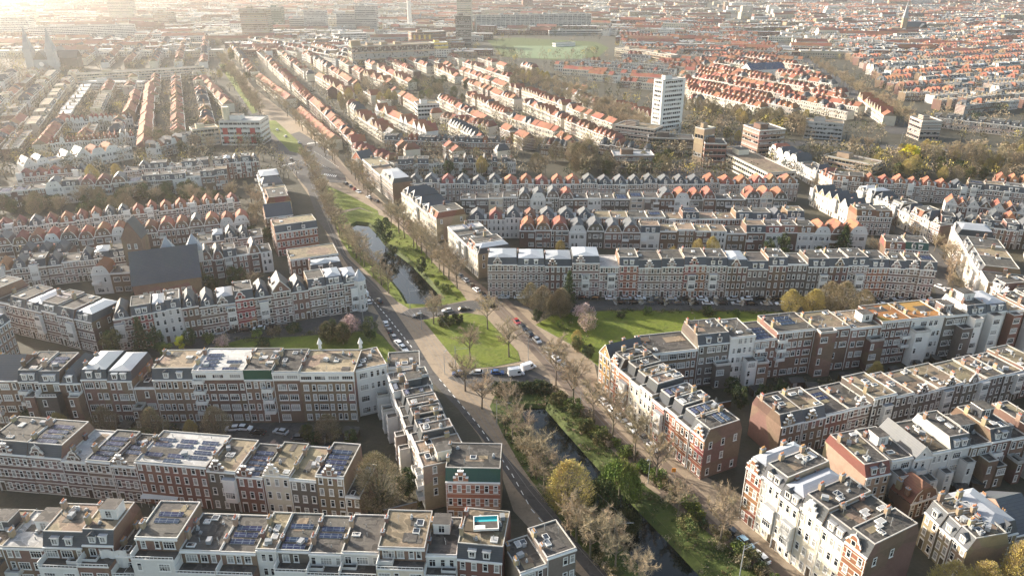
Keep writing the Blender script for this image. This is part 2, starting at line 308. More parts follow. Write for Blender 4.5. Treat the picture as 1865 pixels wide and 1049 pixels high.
def roof_geo(b, k, w, d, h, wm):
    """adds the roof to b; returns (z, x0, y0, x1, y1) of the flat part one can put things on, or None"""
    if k in FLATM:
        b.face([(0, 0, h), (w, 0, h), (w, d, h), (0, d, h)], FLATM[k]); trims(b, 0, 0, w, d, h); return (h, 0, 0, w, d)
    if k in 'MmNjE':
        sm = {'N': 'dark_tile', 'j': 'green_tile', 'E': 'green_clad'}.get(k, 'slate'); rise = 2.8; s = .15 if k == 'E' else 1.25; z = h + rise
        b.face([(0, 0, h), (w, 0, h), (w, s, z), (0, s, z)], sm); b.face([(w, d, h), (0, d, h), (0, d - s, z), (w, d - s, z)], sm)
        e = wm if k in 'Mm' else sm
        b.face([(w, 0, h), (w, d, h), (w, d - s, z), (w, s, z)], e); b.face([(0, d, h), (0, 0, h), (0, s, z), (0, d - s, z)], e)
        b.face([(0, s, z), (w, s, z), (w, d - s, z), (0, d - s, z)], 'gravel_roof' if k == 'M' else 'felt_roof'); trims(b, 0, s, w, d - s, z, t=.2, hh=.22); return (z, 0, s, w, d - s)
    if k in 'Aa':
        b.face([(0, 0, h), (w, 0, h), (w, d, h), (0, d, h)], 'felt_roof'); trims(b, 0, 0, w, d, h, t=.2, hh=.25)
        x0, x1, y0, y1, z, s = .12 * w, .9 * w, 1.5, d - .9, h + 2.7, .7
        o = [(x0, y0, h + .01), (x1, y0, h + .01), (x1, y1, h + .01), (x0, y1, h + .01)]; i = [(x0 + .15, y0 + s, z), (x1 - .15, y0 + s, z), (x1 - .15, y1 - .3, z), (x0 + .15, y1 - .3, z)]
        for j in range(4): b.face([o[j], o[(j+1) % 4], i[(j+1) % 4], i[j]], 'slate')
        b.face(i, 'felt_roof' if k == 'a' or w % 1 < .5 else 'gravel_roof'); trims(b, x0 + .05, y0 + s - .1, x1 - .05, y1 - .2, z - .06, t=.24, hh=.34); return (z, x0, y0 + s, x1, y1)
    if k == 'Z':
        s = 1.1; z = h + 2.5; z2 = z + .9; q = min(w, d) * .5 - .3
        o = [(0, 0, h), (w, 0, h), (w, d, h), (0, d, h)]; i = [(.3, s, z), (w - .3, s, z), (w - .3, d - s, z), (.3, d - s, z)]
        for j in range(4): b.face([o[j], o[(j+1) % 4], i[(j+1) % 4], i[j]], 'slate')
        ra, rb = (w / 2, min(s + 2.2, d / 2 - .2), z2), (w / 2, max(d - s - 2.2, d / 2 + .2), z2)
        b.face([i[0], i[1], ra], 'zinc'); b.face([i[1], i[2], rb, ra], 'zinc'); b.face([i[2], i[3], rb], 'zinc'); b.face([i[3], i[0], ra, rb], 'zinc'); return None
    if k in 'HhJ':
        m = {'H': 'orange_tile', 'h': 'slate', 'J': 'dark_tile'}[k]; x0, x1 = .08 * w, .86 * w; xm = (x0 + x1) / 2; r = min(2.6, d * .3); z = h + 4.0
        b.face([(0, 0, h + .02), (w, 0, h + .02), (w, d, h + .02), (0, d, h + .02)], 'felt_roof')
        a = [(x0, .05, h + .03), (x1, .05, h + .03), (x1, d - .05, h + .03), (x0, d - .05, h + .03)]; s = [(x0 + .35, .6, h + 1.5), (x1 - .35, .6, h + 1.5), (x1 - .35, d - .6, h + 1.5), (x0 + .35, d - .6, h + 1.5)]
        for j in range(4): b.face([a[j], a[(j+1) % 4], s[(j+1) % 4], s[j]], m)
        A, B = (xm, r, z), (xm, d - r, z)
        b.face([s[0], s[1], A], m); b.face([s[1], s[2], B, A], m); b.face([s[2], s[3], B], m); b.face([s[3], s[0], A, B], m); return None
    if k in 'GgU':
        m = {'G': 'orange_tile', 'g': 'slate', 'U': 'dark_tile'}[k]; W = .95 * w; o = .025 * w; X = lambda t: o + t * W
        pr = [(X(0), h), (X(1), h), (X(.86), h + 2.4), (X(.70), h + 3.39), (X(.30), h + 3.39), (X(.14), h + 2.4)]
        b.face([(x, 0, z) for x, z in pr], wm); b.face([(x, d, z) for x, z in reversed(pr)], wm)
        zr, c = h + 4.6, 1.7
        b.face([(X(0), d, h), (X(0), 0, h), (X(.14), 0, h + 2.4), (X(.14), d, h + 2.4)], m); b.face([(X(1), 0, h), (X(1), d, h), (X(.86), d, h + 2.4), (X(.86), 0, h + 2.4)], m)
        A, B = (X(.5), c, zr), (X(.5), d - c, zr)
        b.face([(X(.14), d, h+2.4), (X(.14), 0, h+2.4), (X(.3), 0, h+3.39), A, B, (X(.3), d, h+3.39)], m); b.face([(X(.86), 0, h+2.4), (X(.86), d, h+2.4), (X(.7), d, h+3.39), B, A, (X(.7), 0, h+3.39)], m)
        b.face([(X(.3), 0, h+3.39), (X(.7), 0, h+3.39), A], m); b.face([(X(.7), d, h+3.39), (X(.3), d, h+3.39), B], m)
        for (p, q) in ((pr[0], pr[5]), (pr[2], pr[1]), (pr[5], pr[4]), (pr[3], pr[2])):
            dx, dz = q[0] - p[0], q[1] - p[1]; l = math.hypot(dx, dz); nx, nz = -dz / l * .24, dx / l * .24
            b.face([(p[0] - nx*.6, -.15, p[1] - nz*.6), (q[0] - nx*.6, -.15, q[1] - nz*.6), (q[0] + nx*.6, -.15, q[1] + nz*.6), (p[0] + nx*.6, -.15, p[1] + nz*.6)], 'white_trim')
        return None
    if k in 'Pp':
        m = 'slate' if k == 'P' else 'orange_tile'; r = min(5.2, w * .62); e = .12
        b.face([(0, 0, h), (w, 0, h), (w / 2, 0, h + r)], wm); b.face([(w, d, h), (0, d, h), (w / 2, d, h + r)], wm)
        b.face([(0, d, h), (0, -e, h), (w / 2, -e, h + r), (w / 2, d, h + r)], m); b.face([(w, -e, h), (w, d, h), (w / 2, d, h + r), (w / 2, -e, h + r)], m)
        for sx in (0, 1):
            x0 = w * sx; b.face([(x0, -.16, h - .05), (x0, -.16, h + .3), (w / 2, -.16, h + r + .25), (w / 2, -.16, h + r - .12)], 'white_trim')
        return None
    if k in 'Rr':
        m = 'slate' if k == 'r' else 'orange_tile'; r = d * .36
        b.face([(0, -.25, h - .1), (w, -.25, h - .1), (w, d / 2, h + r), (0, d / 2, h + r)], m); b.face([(w, d + .25, h - .1), (0, d + .25, h - .1), (0, d / 2, h + r), (w, d / 2, h + r)], m)
        b.face([(w, 0, h), (w, d, h), (w, d / 2, h + r)], wm); b.face([(0, d, h), (0, 0, h), (0, d / 2, h + r)], wm); return None
def gable_mesh(step, wall):
    key = ('gab', step, wall)
    if key not in P:
        b = MB(); W = 3.4
        if step:
            pr = [(0, 0), (W, 0), (W, 1.0), (W - .55, 1.0), (W - .55, 1.9), (W - 1.1, 1.9), (W - 1.1, 2.8), (1.1, 2.8), (1.1, 1.9), (.55, 1.9), (.55, 1.0), (0, 1.0)]
            b.prism(pr, -.12, .35, wall)
            for x0, x1, z in ((-.06, .6, 1.0), (W - .6, W + .06, 1.0), (.5, 1.15, 1.9), (W - 1.15, W - .5, 1.9), (1.0, W - 1.0, 2.8)): b.box(x0, -.2, z, x1, .4, z + .22, 'white_trim', bottom=True)
        else:
            pr = [(0, 0), (W, 0), (W, .8), (W - .35, 1.5), (W - .75, 1.8), (W - .9, 2.5), (W / 2, 3.1), (.9, 2.5), (.75, 1.8), (.35, 1.5), (0, .8)]
            b.prism(pr, -.12, .35, wall)
            for p, q in list(zip(pr[2:], pr[3:])):
                dx, dz = q[0] - p[0], q[1] - p[1]; l = math.hypot(dx, dz); nx, nz = -dz / l * .16, dx / l * .16
                b.face([(p[0] + nx, -.16, p[1] + nz), (q[0] + nx, -.16, q[1] + nz), (q[0] - nx, -.16, q[1] - nz), (p[0] - nx, -.16, p[1] - nz)][::-1], 'white_trim')
                b.face([(p[0], -.16, p[1]), (p[0], .36, p[1]), (q[0], .36, q[1]), (q[0], -.16, q[1])], 'white_trim')
        b.box(W / 2 - .55, -.16, .35, W / 2 + .55, -.1, 1.65, 'white_trim'); b.face([(W/2 - .42, -.165, .48), (W/2 + .42, -.165, .48), (W/2 + .42, -.165, 1.52), (W/2 - .42, -.165, 1.52)], 'glass')
        b.tube((W / 2, .1, 2.9), (W / 2, .1, 3.9), .14, .03, 'white_trim', 5)
        P[key] = b.mesh('gable')
    return P[key]
def facade(root, tier, w, h, view, rnd, y=0.0, x0=0.0, z0=0.0, rz=None, nodoor=False, dense=1.0, nf=None, zmax=0):
    """windows (and door, bays, balconies) of one facade; tier A and B"""
    nf = nf or max(2, round((h - z0) / 3.5)); fh = (h - z0) / nf
    def put(kind, x, z):
        if zmax and z + 1.9 > zmax: return
        ww, hh = P[kind][2:4]
        if hh > fh - .5: kind = 'small'
        window(root, kind, x0 + x, z, tier, y)
    if view == 'f':
        nc = max(1, round(w / 2.15 * dense)); cw = w / nc; door = rnd.choice((0, nc - 1)) if not nodoor and nc > 1 else -1
        baycol = rnd.randrange(nc) if w > 5.2 and rnd.random() < .3 and not nodoor else -1
        if baycol >= 0: obj('bay_window', P['bay'], root, (x0 + min(max(baycol * cw + cw / 2 - 1.45, .1), w - 3.1), y, z0 + 3.4))
        for k in range(nf):
            for c in range(nc):
                x = c * cw + cw / 2 - .55; z = z0 + k * fh + .8
                if k == 0 and c == door: obj('door', P['door'], root, (x0 + x, y, z0 + .15)); continue
                if baycol >= 0 and k >= 1 and abs(c * cw + cw / 2 - (baycol * cw + cw / 2)) < 1.9 and z < z0 + 10.2:
                    if c == baycol:
                        bx = x0 + min(max(baycol * cw + cw / 2 - 1.45, .1), w - 3.1)
                        if z < z0 + 8.5: window(root, 'wide', bx + .2, z, tier, y - 1.1)
                    continue
                put('sash', x, z)
    else:
        bal = rnd.random(); pat = []; x = rnd.uniform(.25, .6)
        while True:
            k = rnd.choice(('wide', 'wide', 'sash', 'sash', 'pair')); ww = P[k][2]
            if x + ww > w - .25:
                if x + 1.1 <= w - .25: k, ww = 'sash', 1.1
                else: break
            pat.append((k, x)); x += ww + rnd.uniform(.35, .95)
        sl = max(0, (w - .3 - (pat[-1][1] + P[pat[-1][0]][2])) / 2) if pat else 0
        for k in range(nf):
            z = z0 + k * fh + .75
            for q, (kd, x) in enumerate(pat):
                if rnd.random() < .05: continue
                put(kd if rnd.random() < .85 else 'sash', x + sl, z)
            if k >= 1 and bal < .45 and w > 4.6 and rnd.random() < .75: obj('balcony', P['balcony'], root, (x0 + (.1 if bal < .22 else w - 3.1), y, z0 + k * fh + .1))
STUFF = MB()
NHOUSE = {}
def house(loc, ang, w, d, h, rk, wk, view, tier, rnd, o, label, group, ends=(False, False), cat='terraced house', name='terraced_house'):
    wm = WALL[wk]; sm = SIDE.get(wk, wm); fm = wm
    if tier == 'C':
        b = STUFF; b.X = Matrix.Translation(loc) @ Matrix.Rotation(ang, 4, 'Z')
        b.box(0.01, 0, 0, w - .01, d, h, wm, skip='t'); roof_geo(b, rk, w, d, h, sm)
        nf = max(2, round(h / 3.3)); nc = max(2, round(w / 2.2)); fh = h / nf; cw = w / nc
        for k in range(0 if h > 7 else 0, nf):
            for c in range(nc):
                x = c * cw + cw * .24; z = k * fh + .8; ww = cw * .52; hh = min(1.9, fh - 1)
                b.face([(x - .14, -.03, z - .14), (x + ww + .14, -.03, z - .14), (x + ww + .14, -.03, z + hh + .14), (x - .14, -.03, z + hh + .14)], 'white_trim')
                b.face([(x, -.06, z), (x + ww, -.06, z), (x + ww, -.06, z + hh), (x, -.06, z + hh)], 'glass')
        b.box(0, -.25, h - .3, w, -.001, h + .08, 'white_trim', bottom=True)
        if rk in 'HhGgJUMmN': b.box(w * .38, .3, h + .1, w * .58, 1.6, h + 1.7, 'white_trim', top='lead_grey')
        b.box(-.3, d * .45, h, .3, d * .45 + 1, h + 2.6 + (1.5 if rk in 'Rr' else 0), 'tan_brick', top='pot')
        b.X = None; return None
    root = empty(name, loc, ang); tag(root, label, cat, group)
    b = MB()
    b.box(.01, 0, -.3, w - .01, d, h, sm, skip='tf'); b.face([(.01, 0, -.3), (w - .01, 0, -.3), (w - .01, 0, h), (.01, 0, h)], fm)
    obj('wall', b.mesh('wall'), root)
    b = MB(); top = roof_geo(b, rk, w, d, h, sm); ro = obj('roof', b.mesh('roof'), root)
    nofloors = None
    facade(root, tier, w, h, view, rnd, nf=o.get('nf'), zmax=h - 2.9 if o.get('_attic') else 0)
    obj('cornice', P['cornice'], root, (.0, 0, h - .36), sc=(w, 1, .85))
    if tier == 'A' or rnd.random() < .5: obj('downpipe', P['downpipe'], root, (.2 if rnd.random() < .7 else w - .2, 0, 0), sc=(1, 1, h - .3))
    # end walls that show
    for i, e in enumerate(ends):
        if e:
            n = 2 if d < 12 else 3
            for k in range(max(2, round(h / 3.5))):
                for c in range(n):
                    if rnd.random() < .3: continue
                    yy = d * (c + .5) / n
                    if i == 0: window(root, 'sash', 0.01, k * h / max(2, round(h / 3.5)) + .9, tier, yy + .55, -math.pi / 2)
                    else: window(root, 'sash', w - .01, k * h / max(2, round(h / 3.5)) + .9, tier, yy - .55, math.pi / 2)
    # mansard and hip dormers, ornamental gables
    if rk in 'MmNZj' and not (view == 'f' and rnd.random() < o.get('gab', 0)):
        nd = 1 if w < 5 else 2
        for q in range(nd):
            dx = w * (q + 1) / (nd + 1) - .75 + rnd.uniform(-.2, .2)
            dm = obj('dormer', P['dormer_peak' if rnd.random() < .35 else 'dormer'], root, (dx, .22, h + .3)); window(dm, 'dorm', .15, .15, tier)
    elif rk in 'HhJ':
        xm = .47 * w; dm = obj('dormer', P['dormer_peak' if view == 'f' else 'dormer'], root, (xm - .75, .1, h + .2)); window(dm, 'dorm', .15, .15, tier)
        if w > 6.4: dm = obj('dormer', P['dormer'], root, (w * .84, 1.2, h + .02), sc=(.7, 1, .8))
    elif rk in 'MmZNj':
        obj('gable', gable_mesh(rnd.random() < .5, wm), root, (max(.1, w * rnd.uniform(.25, .6) - 1.7), 0, h))
    elif rk in 'GgU':
        for xx in (.3, .56) if w > 5 else (.4,): window(root, 'small', w * xx, h + .7, tier)
    elif rk in 'Pp':
        window(root, 'small', w / 2 - .42, h + .6, tier)
        if rnd.random() < .5: window(root, 'small', w / 2 - .42, h + .6, tier, d, math.pi) if False else None
    if rk in 'FfSWK' and view == 'f' and rnd.random() < o.get('gab', 0): obj('gable', gable_mesh(rnd.random() < .5, wm), root, (max(.1, w * rnd.uniform(.3, .6) - 1.7), 0, h))
    # chimneys
    zc = h if rk in 'FfSWKHhJQ' else h + 1.6
    if top: zc = top[0]
    for yy in ((.3, .72) if tier == 'A' else (.55,)):
        if rnd.random() < .85: obj('chimney', P['chimney' if rnd.random() < .55 else 'chimney2'], root, (.32, d * yy + rnd.uniform(-.5, .5), zc - .3), sc=(1, 1, rnd.uniform(.8, 1.25)))
    # things fixed on flat tops
    if top:
        z, x0, y0, x1, y1 = top; W = x1 - x0 - 1.0; D = y1 - y0
        if rk in 'SaV' or (rk in 'mfW' and rnd.random() < o.get('sol', .18)):
            nr = int((D - 1.5) / 1.95); sc = min(1.6, (W - .8) / 3.3)
            lo = 0 if rnd.random() < .6 or rk == 'V' else nr // 2
            for q in range(lo, nr):
                nc = max(1, int((W - .6) / 4.6)) if rk == 'V' else 1
                for c in range(nc):
                    if rnd.random() < .93: obj('solar_panel', P['solar'], root, (x0 + .5 + (W - .2) * (c + .5) / nc, y0 + 1.0 + q * 1.95, z + .04), sc=(sc if nc == 1 else 1.3, 1.05, 1))
        else:
            for q in range(rnd.choice((1, 2, 2, 3) if tier == 'A' else (0, 1, 1, 2))): obj('skylight', P['skylight'], root, (rnd.uniform(x0 + 1.3, max(x0 + 1.4, x1 - 1.2)), rnd.uniform(y0 + 1, y1 - 1), z + .01), rnd.choice((0, math.pi / 2)), sc=(rnd.uniform(.8, 1.3), rnd.uniform(.8, 1.4), 1))
            for q in range(rnd.choice((0, 1, 2, 3) if tier == 'A' else (0, 0, 1))): obj('roof_vent', P['vent'], root, (rnd.uniform(x0 + 1, x1 - .8), rnd.uniform(y0 + 1, y1 - 1), z + .01), sc=(rnd.uniform(.7, 1.6), rnd.uniform(.7, 1.4), rnd.uniform(.6, 1.3)))
        if tier == 'A':
            RX = lambda m=.8: rnd.uniform(x0 + m, max(x0 + m + .1, x1 - m)); RY = lambda m=.8: rnd.uniform(y0 + m, max(y0 + m + .1, y1 - m))
            for q in range(rnd.choice((1, 2, 3))):
                pw, pd = rnd.uniform(1.2, max(1.3, W * .6)), rnd.uniform(1.2, 4.5); obj('roof_patch', P['patch0' if rk in 'FMKV' or rnd.random() < .5 else 'patch1'], root, (rnd.uniform(x0 + .3, max(x0 + .31, x1 - pw - .3)), rnd.uniform(y0 + .3, max(y0 + .31, y1 - pd - .3)), z + .002 + q * .037), sc=(pw, pd, 1))
            for q in range(rnd.choice((1, 2, 3, 4))): obj('flue', P['flue'], root, (RX(), RY(), z), sc=(1, 1, rnd.uniform(.5, 1.3)))
            if rnd.random() < .3: obj('air_unit', P['air_unit'], root, (RX(1), RY(1.2), z + .04), rnd.uniform(0, 3))
            if rnd.random() < .22: obj('roof_deck', P['deck'], root, (x0 + .6, y0 + rnd.uniform(.8, max(.9, D - 4)), z + .05), sc=(min(3.2, W * .7), 2.8, 1))
            if rnd.random() < .5: obj('aerial', P['aerial'], root, (RX(), RY(), z), rnd.uniform(0, 3))
        if tier == 'A' and rk in 'FfWSmM' and rnd.random() < o.get('pent', .0):
            pw, pd = min(w - 1.5, rnd.uniform(3, 4.5)), rnd.uniform(3, 4.5); px, py = rnd.uniform(.6, max(.7, w - pw - .6)), rnd.uniform(2.2, max(2.3, d - pd - 1.5))
            b = MB(); b.box(0, 0, 0, pw, pd, 2.5, rnd.choice(('white_paint', 'slate', wm))); b.box(-.12, -.12, 2.5, pw + .12, pd + .12, 2.72, 'white_trim', top='felt_roof', bottom=True)
            ph = obj('roof_house', b.mesh('roof_house'), root, (px, py, z + .01)); window(ph, 'pair', pw / 2 - .75, .35, tier)
    if view == 'b' and o.get('terr') and rnd.random() < o['terr']:
        hh = h - 3.1; dd = rnd.uniform(2.6, 3.4); wmm = rnd.choice(o.get('terrm', (wm, wm, 'white_paint'))); b = MB(); b.box(.03, -dd, -.3, w - .03, -.16, hh, wmm, skip='t'); b.face([(.03, -dd, hh), (w - .03, -dd, hh), (w - .03, -.16, hh), (.03, -.16, hh)], 'felt_roof')
        wg = obj('rear_wing', b.mesh('rear_wing'), root); b = MB(); b.box(.03, -dd - .05, hh, w - .03, -dd + .1, hh + .35, 'white_trim'); b.box(.03, -dd - .02, hh + .85, w - .03, -dd + .06, hh + 1.0, 'white_trim', bottom=True)
        for q in range(int(w / .8) + 1): x = .05 + (w - .2) * q / int(w / .8); b.box(x, -dd - .01, hh + .35, x + .07, -dd + .05, hh + .85, 'white_trim')
        b.box(.03, -dd + .1, hh, .2, -.17, hh + 1.5, 'white_paint'); obj('railing', b.mesh('railing'), root); nf = max(2, round(hh / 3.3)); n = max(1, int(w / 3))
        for k in range(nf):
            for q in range(n): window(wg, 'wide' if rnd.random() < .7 else 'sash', w * (q + .5) / n - 1.25, k * hh / nf + .7, 'B', -dd)
    # a white glazed top floor
    if o.get('_attic'):
        b = MB(); b.box(.05, -.16, h - 2.7, w - .05, -.001, h - .4, 'white_trim', bottom=True); ab = obj('attic_band', b.mesh('attic_band'), root); n = max(1, int(w / 3.6))
        for q in range(n): window(ab, 'strip', w * (q + .5) / n - 1.6, h - 2.15, 'B', -.17)
    # rear wings on the garden side
    if view == 'b' and rnd.random() < o.get('wing', 0) and w > 3.6:
        ww = w * rnd.uniform(.4, .52); dd = rnd.uniform(2.4, 3.6); hh = h * rnd.choice((.55, .74, .78, 1.0)); wx = .02 if rnd.random() < .5 else w - ww - .02
        b = MB(); wmm = rnd.choice((wm, wm, wm, sm, sm, 'white_paint')); b.box(0, -dd, -.3, ww, -.16, hh, wmm, skip='t'); b.face([(0, -dd, hh - .05), (ww, -dd, hh - .05), (ww, -.16, hh - .05), (0, -.16, hh - .05)], 'felt_roof'); trims(b, 0, -dd, ww, -.16, hh, t=.2, hh=.25 if rnd.random() < .6 else .8)
        wg = obj('rear_wing', b.mesh('rear_wing'), root, (wx, 0, 0)); nf = max(2, round(hh / 3.5))
        for k in range(nf): window(wg, 'wide' if ww > 2.9 and rnd.random() < .6 else 'sash', (ww - 2.5) / 2 if ww > 2.9 and False else .25, k * hh / nf + .75, 'B', -dd)
    return root
def terrace(key, where, A, B, h, d, n, toks, view='f', tier='A', seed=1, off=(0, 0), **o):
    """a row of houses whose seen facade has its top edge from pixel A to pixel B at height h; toks are roof letter + wall letter [+ height change]"""
    rnd = random.Random(seed * 977 + len(key) * 31 + ord(key[0]))
    a, b = at(*A, h), at(*B, h)
    if isinstance(n, (list, tuple)):
        xs = list(n); fr = []
        dirv = b - a
        for px in xs:
            # where the sight plane of pixel column px meets the row line
            t = (px - A[0]) / (B[0] - A[0]); lo, hi = -1.0, 2.0
            for _ in range(50):
                m = (lo + hi) / 2; p = a + dirv * m; rel = p - Vector((0, 0, CAMH)); dep = rel.y * math.cos(PITCH) - rel.z * math.sin(PITCH); sx = 932.5 + FPX * rel.x / dep
                if (sx < px) == (B[0] > A[0]): lo = m
                else: hi = m
            fr.append((lo + hi) / 2)
    else: 
        ws = [rnd.uniform(.88, 1.12) for _ in range(n)]; s = sum(ws); fr = [0]
        for x in ws: fr.append(fr[-1] + x / s)
    toks = toks.split(); ln = (b - a).length; ang = math.atan2(b.y - a.y, b.x - a.x)
    ux = Vector((math.cos(ang), math.sin(ang), 0)); base = Vector((a.x, a.y, 0)); nv = Vector((math.sin(ang), -math.cos(ang), 0))
    K = len(fr) - 1; roots = []
    leftlabel = o.get('count', 'from left')
    endv = ux if (-base).dot(ux) > 0 else -ux
    for i in range(K):
        tk = toks[i % len(toks)] if not o.get('rand') else rnd.choice(toks)
        dh = float(tk[2:]) if len(tk) > 2 else 0
        jit = rnd.uniform(-.6, .6) if o.get('jit', 1) else 0
        if tier == 'C': jit *= .6
        p = base + ux * (fr[i] * ln) - nv * (rnd.uniform(-.3, .3) if o.get('jit', 1) else 0)
        w = (fr[i + 1] - fr[i]) * ln
        ends = (False, False)
        if o.get('endwin') and i == 0 and (Vector((0, 0, 0)) - p).dot(-ux) > 0: ends = (True, False)
        if o.get('endwin') and i == K - 1 and (Vector((0, 0, 0)) - p - ux * w).dot(ux) > 0: ends = (False, True)
        lab = f"{WALLSAY[tk[1]]} house, {ROOFSAY[tk[0]]}, {ORD[i] + ' ' + leftlabel + ', ' if K > 1 else ''}{where}" if tier != 'C' else None
        if o.get('attic'): o['_attic'] = dh >= 2
        r = house(p, ang, w, d, h + dh + jit, tk[0], tk[1], view, tier, rnd, o, lab, 'houses of ' + where, ends, o.get('cat', 'terraced house'), o.get('name', 'terraced_house'))
        roots.append(r)
    return roots
# ------------------------------------------------------------------ the terraces, near to far
# bottom of the picture
terrace('b2', 'the bottom row', (-60, 985), (835, 1014), 11, 11, [-60, 0, 78, 150, 207, 250, 327, 400, 466, 503, 562, 622, 690, 775, 832],
        'Fb-1 Wb-1 Mb Mb fr-2 Sb+2.4 fb Sb Fw Sg Sw fw Fb+2.6 fw', 'b', 'A', 3, wing=0, terr=.85, terrm=('white_paint', 'white_paint', 'cream_paint', 'brown_brick', 'white_paint'), pent=.25, sol=.1)
terrace('b2c', 'corner with the pool roof', (832, 1012), (915, 1020), 11, 13, 1, 'Mr', 'f', 'A', 4, cat='corner house', name='corner_house', sol=0)
terrace('b2d', 'bottom edge beside dark road', (946, 1047), (1048, 1012), 10, 9, 2, 'fg+1 fg+2', 'b', 'A', 5, cat='corner house', name='corner_house')
terrace('b1', 'ornate red row above bottom', (-20, 826), (628, 880), 11, 12.5, [-20, 50, 112, 157, 202, 247, 377, 430, 478, 526, 576, 628],
        'md md Wd Sd Sd Vr+1.2 Fg+.6 Sr Fc Fg Sb+2', 'f', 'A', 6, gab=.75, sol=.4)
terrace('b1e', 'low wing ending ornate red row', (629, 898), (656, 901), 8, 12, 1, 'fb', 'f', 'A', 7)
terrace('cn', 'row beside the dark road', (706, 688), (772, 856), 12, 11, 9, 'fw+1.6 fw+.2 aw-1 Ag-.6 Ag-1.2 ag-1.6 Ab-.6 Fb+1 Fc+.6', 'b', 'A', 8, wing=.55, pent=.25, count='from lawn end', endwin=1)
terrace('cne', 'the red end block above the pool roof', (811, 876), (911, 878), 11.4, 12, 1, 'jD', 'f', 'A', 9, gab=1, cat='corner house', name='corner_house', jit=0)
terrace('fl', 'backs below left lawn', (-30, 696), (646, 690), 14, 13, [-30, 33, 70, 108, 147, 195, 240, 277, 352, 445, 497, 546, 646],
        'rb mb mb hb Zb Zb fb-3 Mb Vb+2.5 Eb fb+2 Fb+2.5', 'b', 'A', 10, wing=.3, terr=.2, terrm=('brown_brick', 'grey_brick'), pent=0, attic=1)
terrace('fl2', 'white gable end by left lawn', (647, 676), (704, 664), 15, 11, 1, 'Fw', 'b', 'A', 11, endwin=1)
terrace('fl3', 'the corner above the left canal road', (706, 672), (765, 668), 12, 9, 1, 'fw', 'b', 'A', 12, cat='corner house', name='corner_house')
terrace('ra', 'sunlit canal row', (1092, 640), (1285, 796), 13, 12, 9, 'Po+.5 mD AD-1 Ac-1 Ac-.6 aD-1 AD-.8 aD-1 mD-.6', 'f', 'A', 13, gab=.8, count='from lawn end', endwin=1, sol=.5)
terrace('rb', 'backs below right lawn', (1182, 636), (1900, 560), 15, 12, [1182, 1272, 1330, 1375, 1415, 1485, 1548, 1605, 1660, 1722, 1763, 1798, 1835, 1868, 1900],
        'fb-2 mg fw+.5 Sb-.5 Sb+1 Fb+.5 Fb Kb+.6 Kw+.4 fg mw Zw+.5 Fr fb', 'b', 'A', 14, wing=.92, pent=.15)
terrace('rc', 'dark brick street row', (1423, 777), (1900, 664), 10.5, 12, [1423, 1464, 1505, 1548, 1588, 1630, 1663, 1708, 1753, 1798, 1830, 1863, 1900],
        'mb Mb Sr fd Fg+1.5 Fg+1.5 Fg Fg Fg Fg fg Fb', 'f', 'A', 15, gab=.5, sol=.05)
terrace('rd', 'cream sunlit row', (1359, 848), (1580, 1020), 15, 15, 6, 'ZD mc Zc mc mc mD', 'f', 'A', 16, gab=.6, count='from top', endwin=1, sol=0)
terrace('re1', 'the red mansard corner of the white backs', (1577, 873), (1622, 864), 9, 15, 1, 'Nt', 'f', 'A', 17, cat='corner house', name='corner_house', sol=0)
terrace('re', 'the white garden backs at the right', (1624, 842), (1900, 790), 11, 13, 8, 'fw Pw fw mw fb mb fb mb', 'b', 'A', 18, wing=.9, pent=.35, sol=.1)
terrace('re2', 'the yard behind the cream row', (1658, 915), (1708, 899), 5.5, 6, 1, 'Ub', 'f', 'A', 19, cat='small house', name='small_house')
terrace('rf', 'tan row behind golden trees', (1686, 934), (1760, 1004), 9, 10, 3, 'Mt Mt mt', 'f', 'A', 20, count='from top', sol=0)
terrace('rf2', 'the right edge above the golden trees', (1800, 985), (1900, 960), 9, 13, 2, 'Zt rt', 'b', 'A', 21)
# the plaza rows
terrace('r1', 'row facing right lawn', (888, 486), (1620, 486), 13, 12, [888, 942, 992, 1042, 1092, 1128, 1163, 1205, 1246, 1286, 1325, 1362, 1400, 1435, 1472, 1510, 1545, 1582, 1620],
        'Zd+.8 Zd Zb Zd+1.5 Wd mD+.5 md md-.5 mD+.6 md Zb mg-.6 mb fg+.5 mg mb md+.6 mD', 'f', 'B', 22, gab=.65, endwin=1, cat='town house', name='town_house', sol=.1)
terrace('r1c', 'rounded end of lawn row', (1620, 486), (1706, 492), 13, 11, 3, 'md md md', 'f', 'B', 23, gab=.9, cat='town house', name='town_house')
terrace('r2', 'bright row right of lawn', (1733, 412), (1800, 516), 12, 14, 6, 'Zc fd mc Mc md fc', 'f', 'B', 24, gab=.5, count='from top')
terrace('r2b', 'gabled row below bright row', (1802, 520), (1880, 560), 11, 12, 4, 'md Fc md fc', 'f', 'B', 25, gab=.9)
terrace('lf', 'row facing left lawn', (205, 582), (652, 512), 12, 11, [205, 240, 277, 303, 330, 362, 395, 428, 462, 495, 530, 562, 594, 625, 652],
        'hd mD+.5 Zw mw hb hd Zd-.5 mD hd Pd hb md+.6 Zd Zd', 'f', 'B', 26, gab=.5, endwin=1, cat='town house', name='town_house')
terrace('lfa', 'banded corner block at left', (-40, 540), (165, 585), 12, 13, 7, 'md fd md Zd md md Zd', 'f', 'B', 27, gab=.2, endwin=1, cat='town house', name='town_house', sol=.3)
terrace('lfb', 'the sandy block at the left edge', (-60, 640), (18, 585), 12, 12, 2, 'Zt Zt', 'f', 'B', 28)
